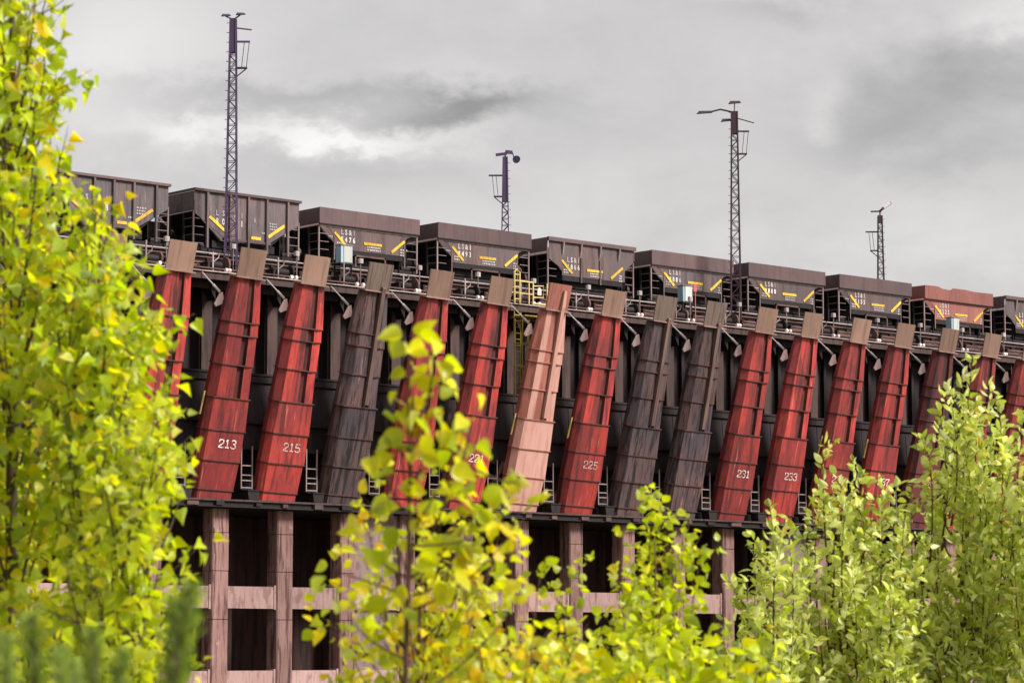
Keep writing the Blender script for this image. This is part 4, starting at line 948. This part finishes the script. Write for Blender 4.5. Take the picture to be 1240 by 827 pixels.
# right-hand pale shrubs
def shrub(lab, poly, tips, n, cx, dist):
    s = auto_shoots(poly, n, lambda y: cx, rise=(60, 150), depth=.9)
    s = [(bx + (tx - bx) * .75, by, tx, ty, d, dd) for bx, by, tx, ty, d, dd in s]
    s += [(x + (cx - x) * .10, y + random.uniform(110, 190), x, y, 1.2, random.uniform(-.7, .7)) for x, y in tips]
    counts.append(plant('pale_shrub', lab, 'shrub', 'pale green shrubs at the right', dist, [(cx, 900, 0), (cx, 700, 0), (tips[0][0], tips[0][1] + 70, 0)], s, 'willow_leaf', 'ellipse', .076, .028, None, 'bark_red', droop=-.3, trunk_r=.03, twig_r=.008, spread=.6, petiole=.15, wid=1.05, jit=.42, k_=1.45))
shrub('pale shrub at right reaching up before chutes 239 and 241', [(1080, 690), (1115, 620), (1150, 570), (1190, 540), (1220, 600), (1260, 660), (1260, 880), (1050, 880)], [(1178, 432), (1100, 840), (1140, 820), (1180, 800), (1220, 780), (1150, 474), (1122, 540), (1198, 470), (1210, 500), (1105, 585), (1165, 455), (1188, 500), (1138, 500), (1160, 520), (1220, 540), (1128, 575), (1175, 530), (1205, 560)], 150, 1165, 20.0)
shrub('pale shrub cut by the right edge of the photo', [(1215, 680), (1235, 620), (1260, 570), (1330, 540), (1330, 880), (1190, 880)], [(1240, 500), (1226, 560), (1275, 470), (1250, 530), (1300, 450), (1262, 505), (1290, 500), (1236, 590)], 95, 1260, 19.4)
shrub('pale shrub in front of chutes 235 and 237', [(970, 740), (995, 680), (1020, 650), (1050, 680), (1085, 680), (1110, 720), (1110, 880), (950, 880)], [(998, 538), (1014, 575), (984, 604), (1050, 590), (1034, 560), (1085, 590), (1068, 605), (1004, 590), (1060, 640), (975, 640), (1095, 630), (1025, 600)], 115, 1035, 19.0)
shrub('lowest pale shrub, between the lime saplings and chute 235', [(870, 810), (895, 775), (925, 750), (950, 730), (985, 770), (990, 880), (850, 880)], [(933, 615), (946, 645), (912, 665), (898, 725), (925, 680), (962, 680), (876, 750), (955, 650), (940, 690), (972, 700), (905, 700)], 75, 930, 18.4)
low = [(700, 800), (780, 770), (880, 790), (940, 800), (980, 880), (680, 880)]
sh = auto_shoots(low, 75, lambda y: 820, rise=(50, 120), depth=.5)
sh = [(bx + (tx - bx) * .6, by, tx, ty, d, dd) for bx, by, tx, ty, d, dd in sh]
counts.append(plant('yellow_shrub', 'yellow-green shrub low at the bottom under the twin-tipped sapling', 'shrub', 'low shrubs along the bottom', 9.4, [(820, 930, 0), (822, 840, 0)], sh, 'lime_leaf', 'round', .056, .05, None, 'bark_red', droop=.35, trunk_r=.014, twig_r=.004))
print('LEAVES', counts, sum(counts))
# young pines close to the camera
def pine(label, leaders, foot_px, dist):
    tp = spot(foot_px, 1000, dist); foot = Vector((tp.x, tp.y, GZ))
    t = thing('young_pine', label, 'tree', tuple(foot), group='young pines close by')
    tk = MB().tube([(0, 0, 0), tp - foot], [.022, .014], 8); tk.build('trunk', M['bark'], t, smooth=True)
    br = MB(); V = []; F = []
    for (tx, ty, bx, by, rad, dd) in leaders:
        a = spot(bx, by, dist + dd * .5); e = spot(tx, ty, dist + dd); m_ = (a + e) / 2 + Vector(rng.normal(size=3)) * .006
        path = curve(tp, a, a, 3)[:-1] + curve(a, m_, e, 8); path = [p - foot for p in path]
        br.tube(path, [.008 - .005 * k / (len(path) - 1) for k in range(len(path))], 6)
        L_ = (e - a).length; n = int(L_ / .0003); axis = np.array((e - a).normalized())
        for q in range(n):
            u = q / n; p = np.array(a - foot) * (1 - u) + np.array(e - foot) * u
            s = nrm(np.cross(axis, rng.normal(size=3))); d = nrm(axis * rng.uniform(.7, 1.3) + s * rng.uniform(.35, .8)); l = rad * rng.uniform(.9, 1.5) * (1 - .45 * max(0, u - .8) / .2)
            w = nrm(np.cross(d, rng.normal(size=3))) * .0011; i = len(V)
            V += [p - w, p + w, p + d * l + w * .3 + np.array((0, 0, -.002)), p + d * l - w * .3]; F.append((i, i + 1, i + 2, i + 3))
    br.build('branches', M['bark'], t, smooth=True)
    me = bpy.data.meshes.new('needles'); me.from_pydata([tuple(v) for v in V], [], F); me.materials.append(M['needle']); me.update()
    o = bpy.data.objects.new('needles', me); col.objects.link(o); o.parent = t
pine('blurred young pine with several shoots at the bottom left corner', [(112, 765, 112, 900, .022, 0), (75, 790, 80, 900, .022, .1), (38, 748, 48, 900, .022, -.1), (148, 790, 135, 920, .020, .05), (5, 770, 20, 900, .022, .05), (90, 805, 92, 900, .02, .15)], 75, 3.5)
pine('blurred young pine with one upright shoot at the lower left', [(232, 712, 200, 900, .026, 0), (216, 730, 196, 900, .022, .03)], 192, 3.4)
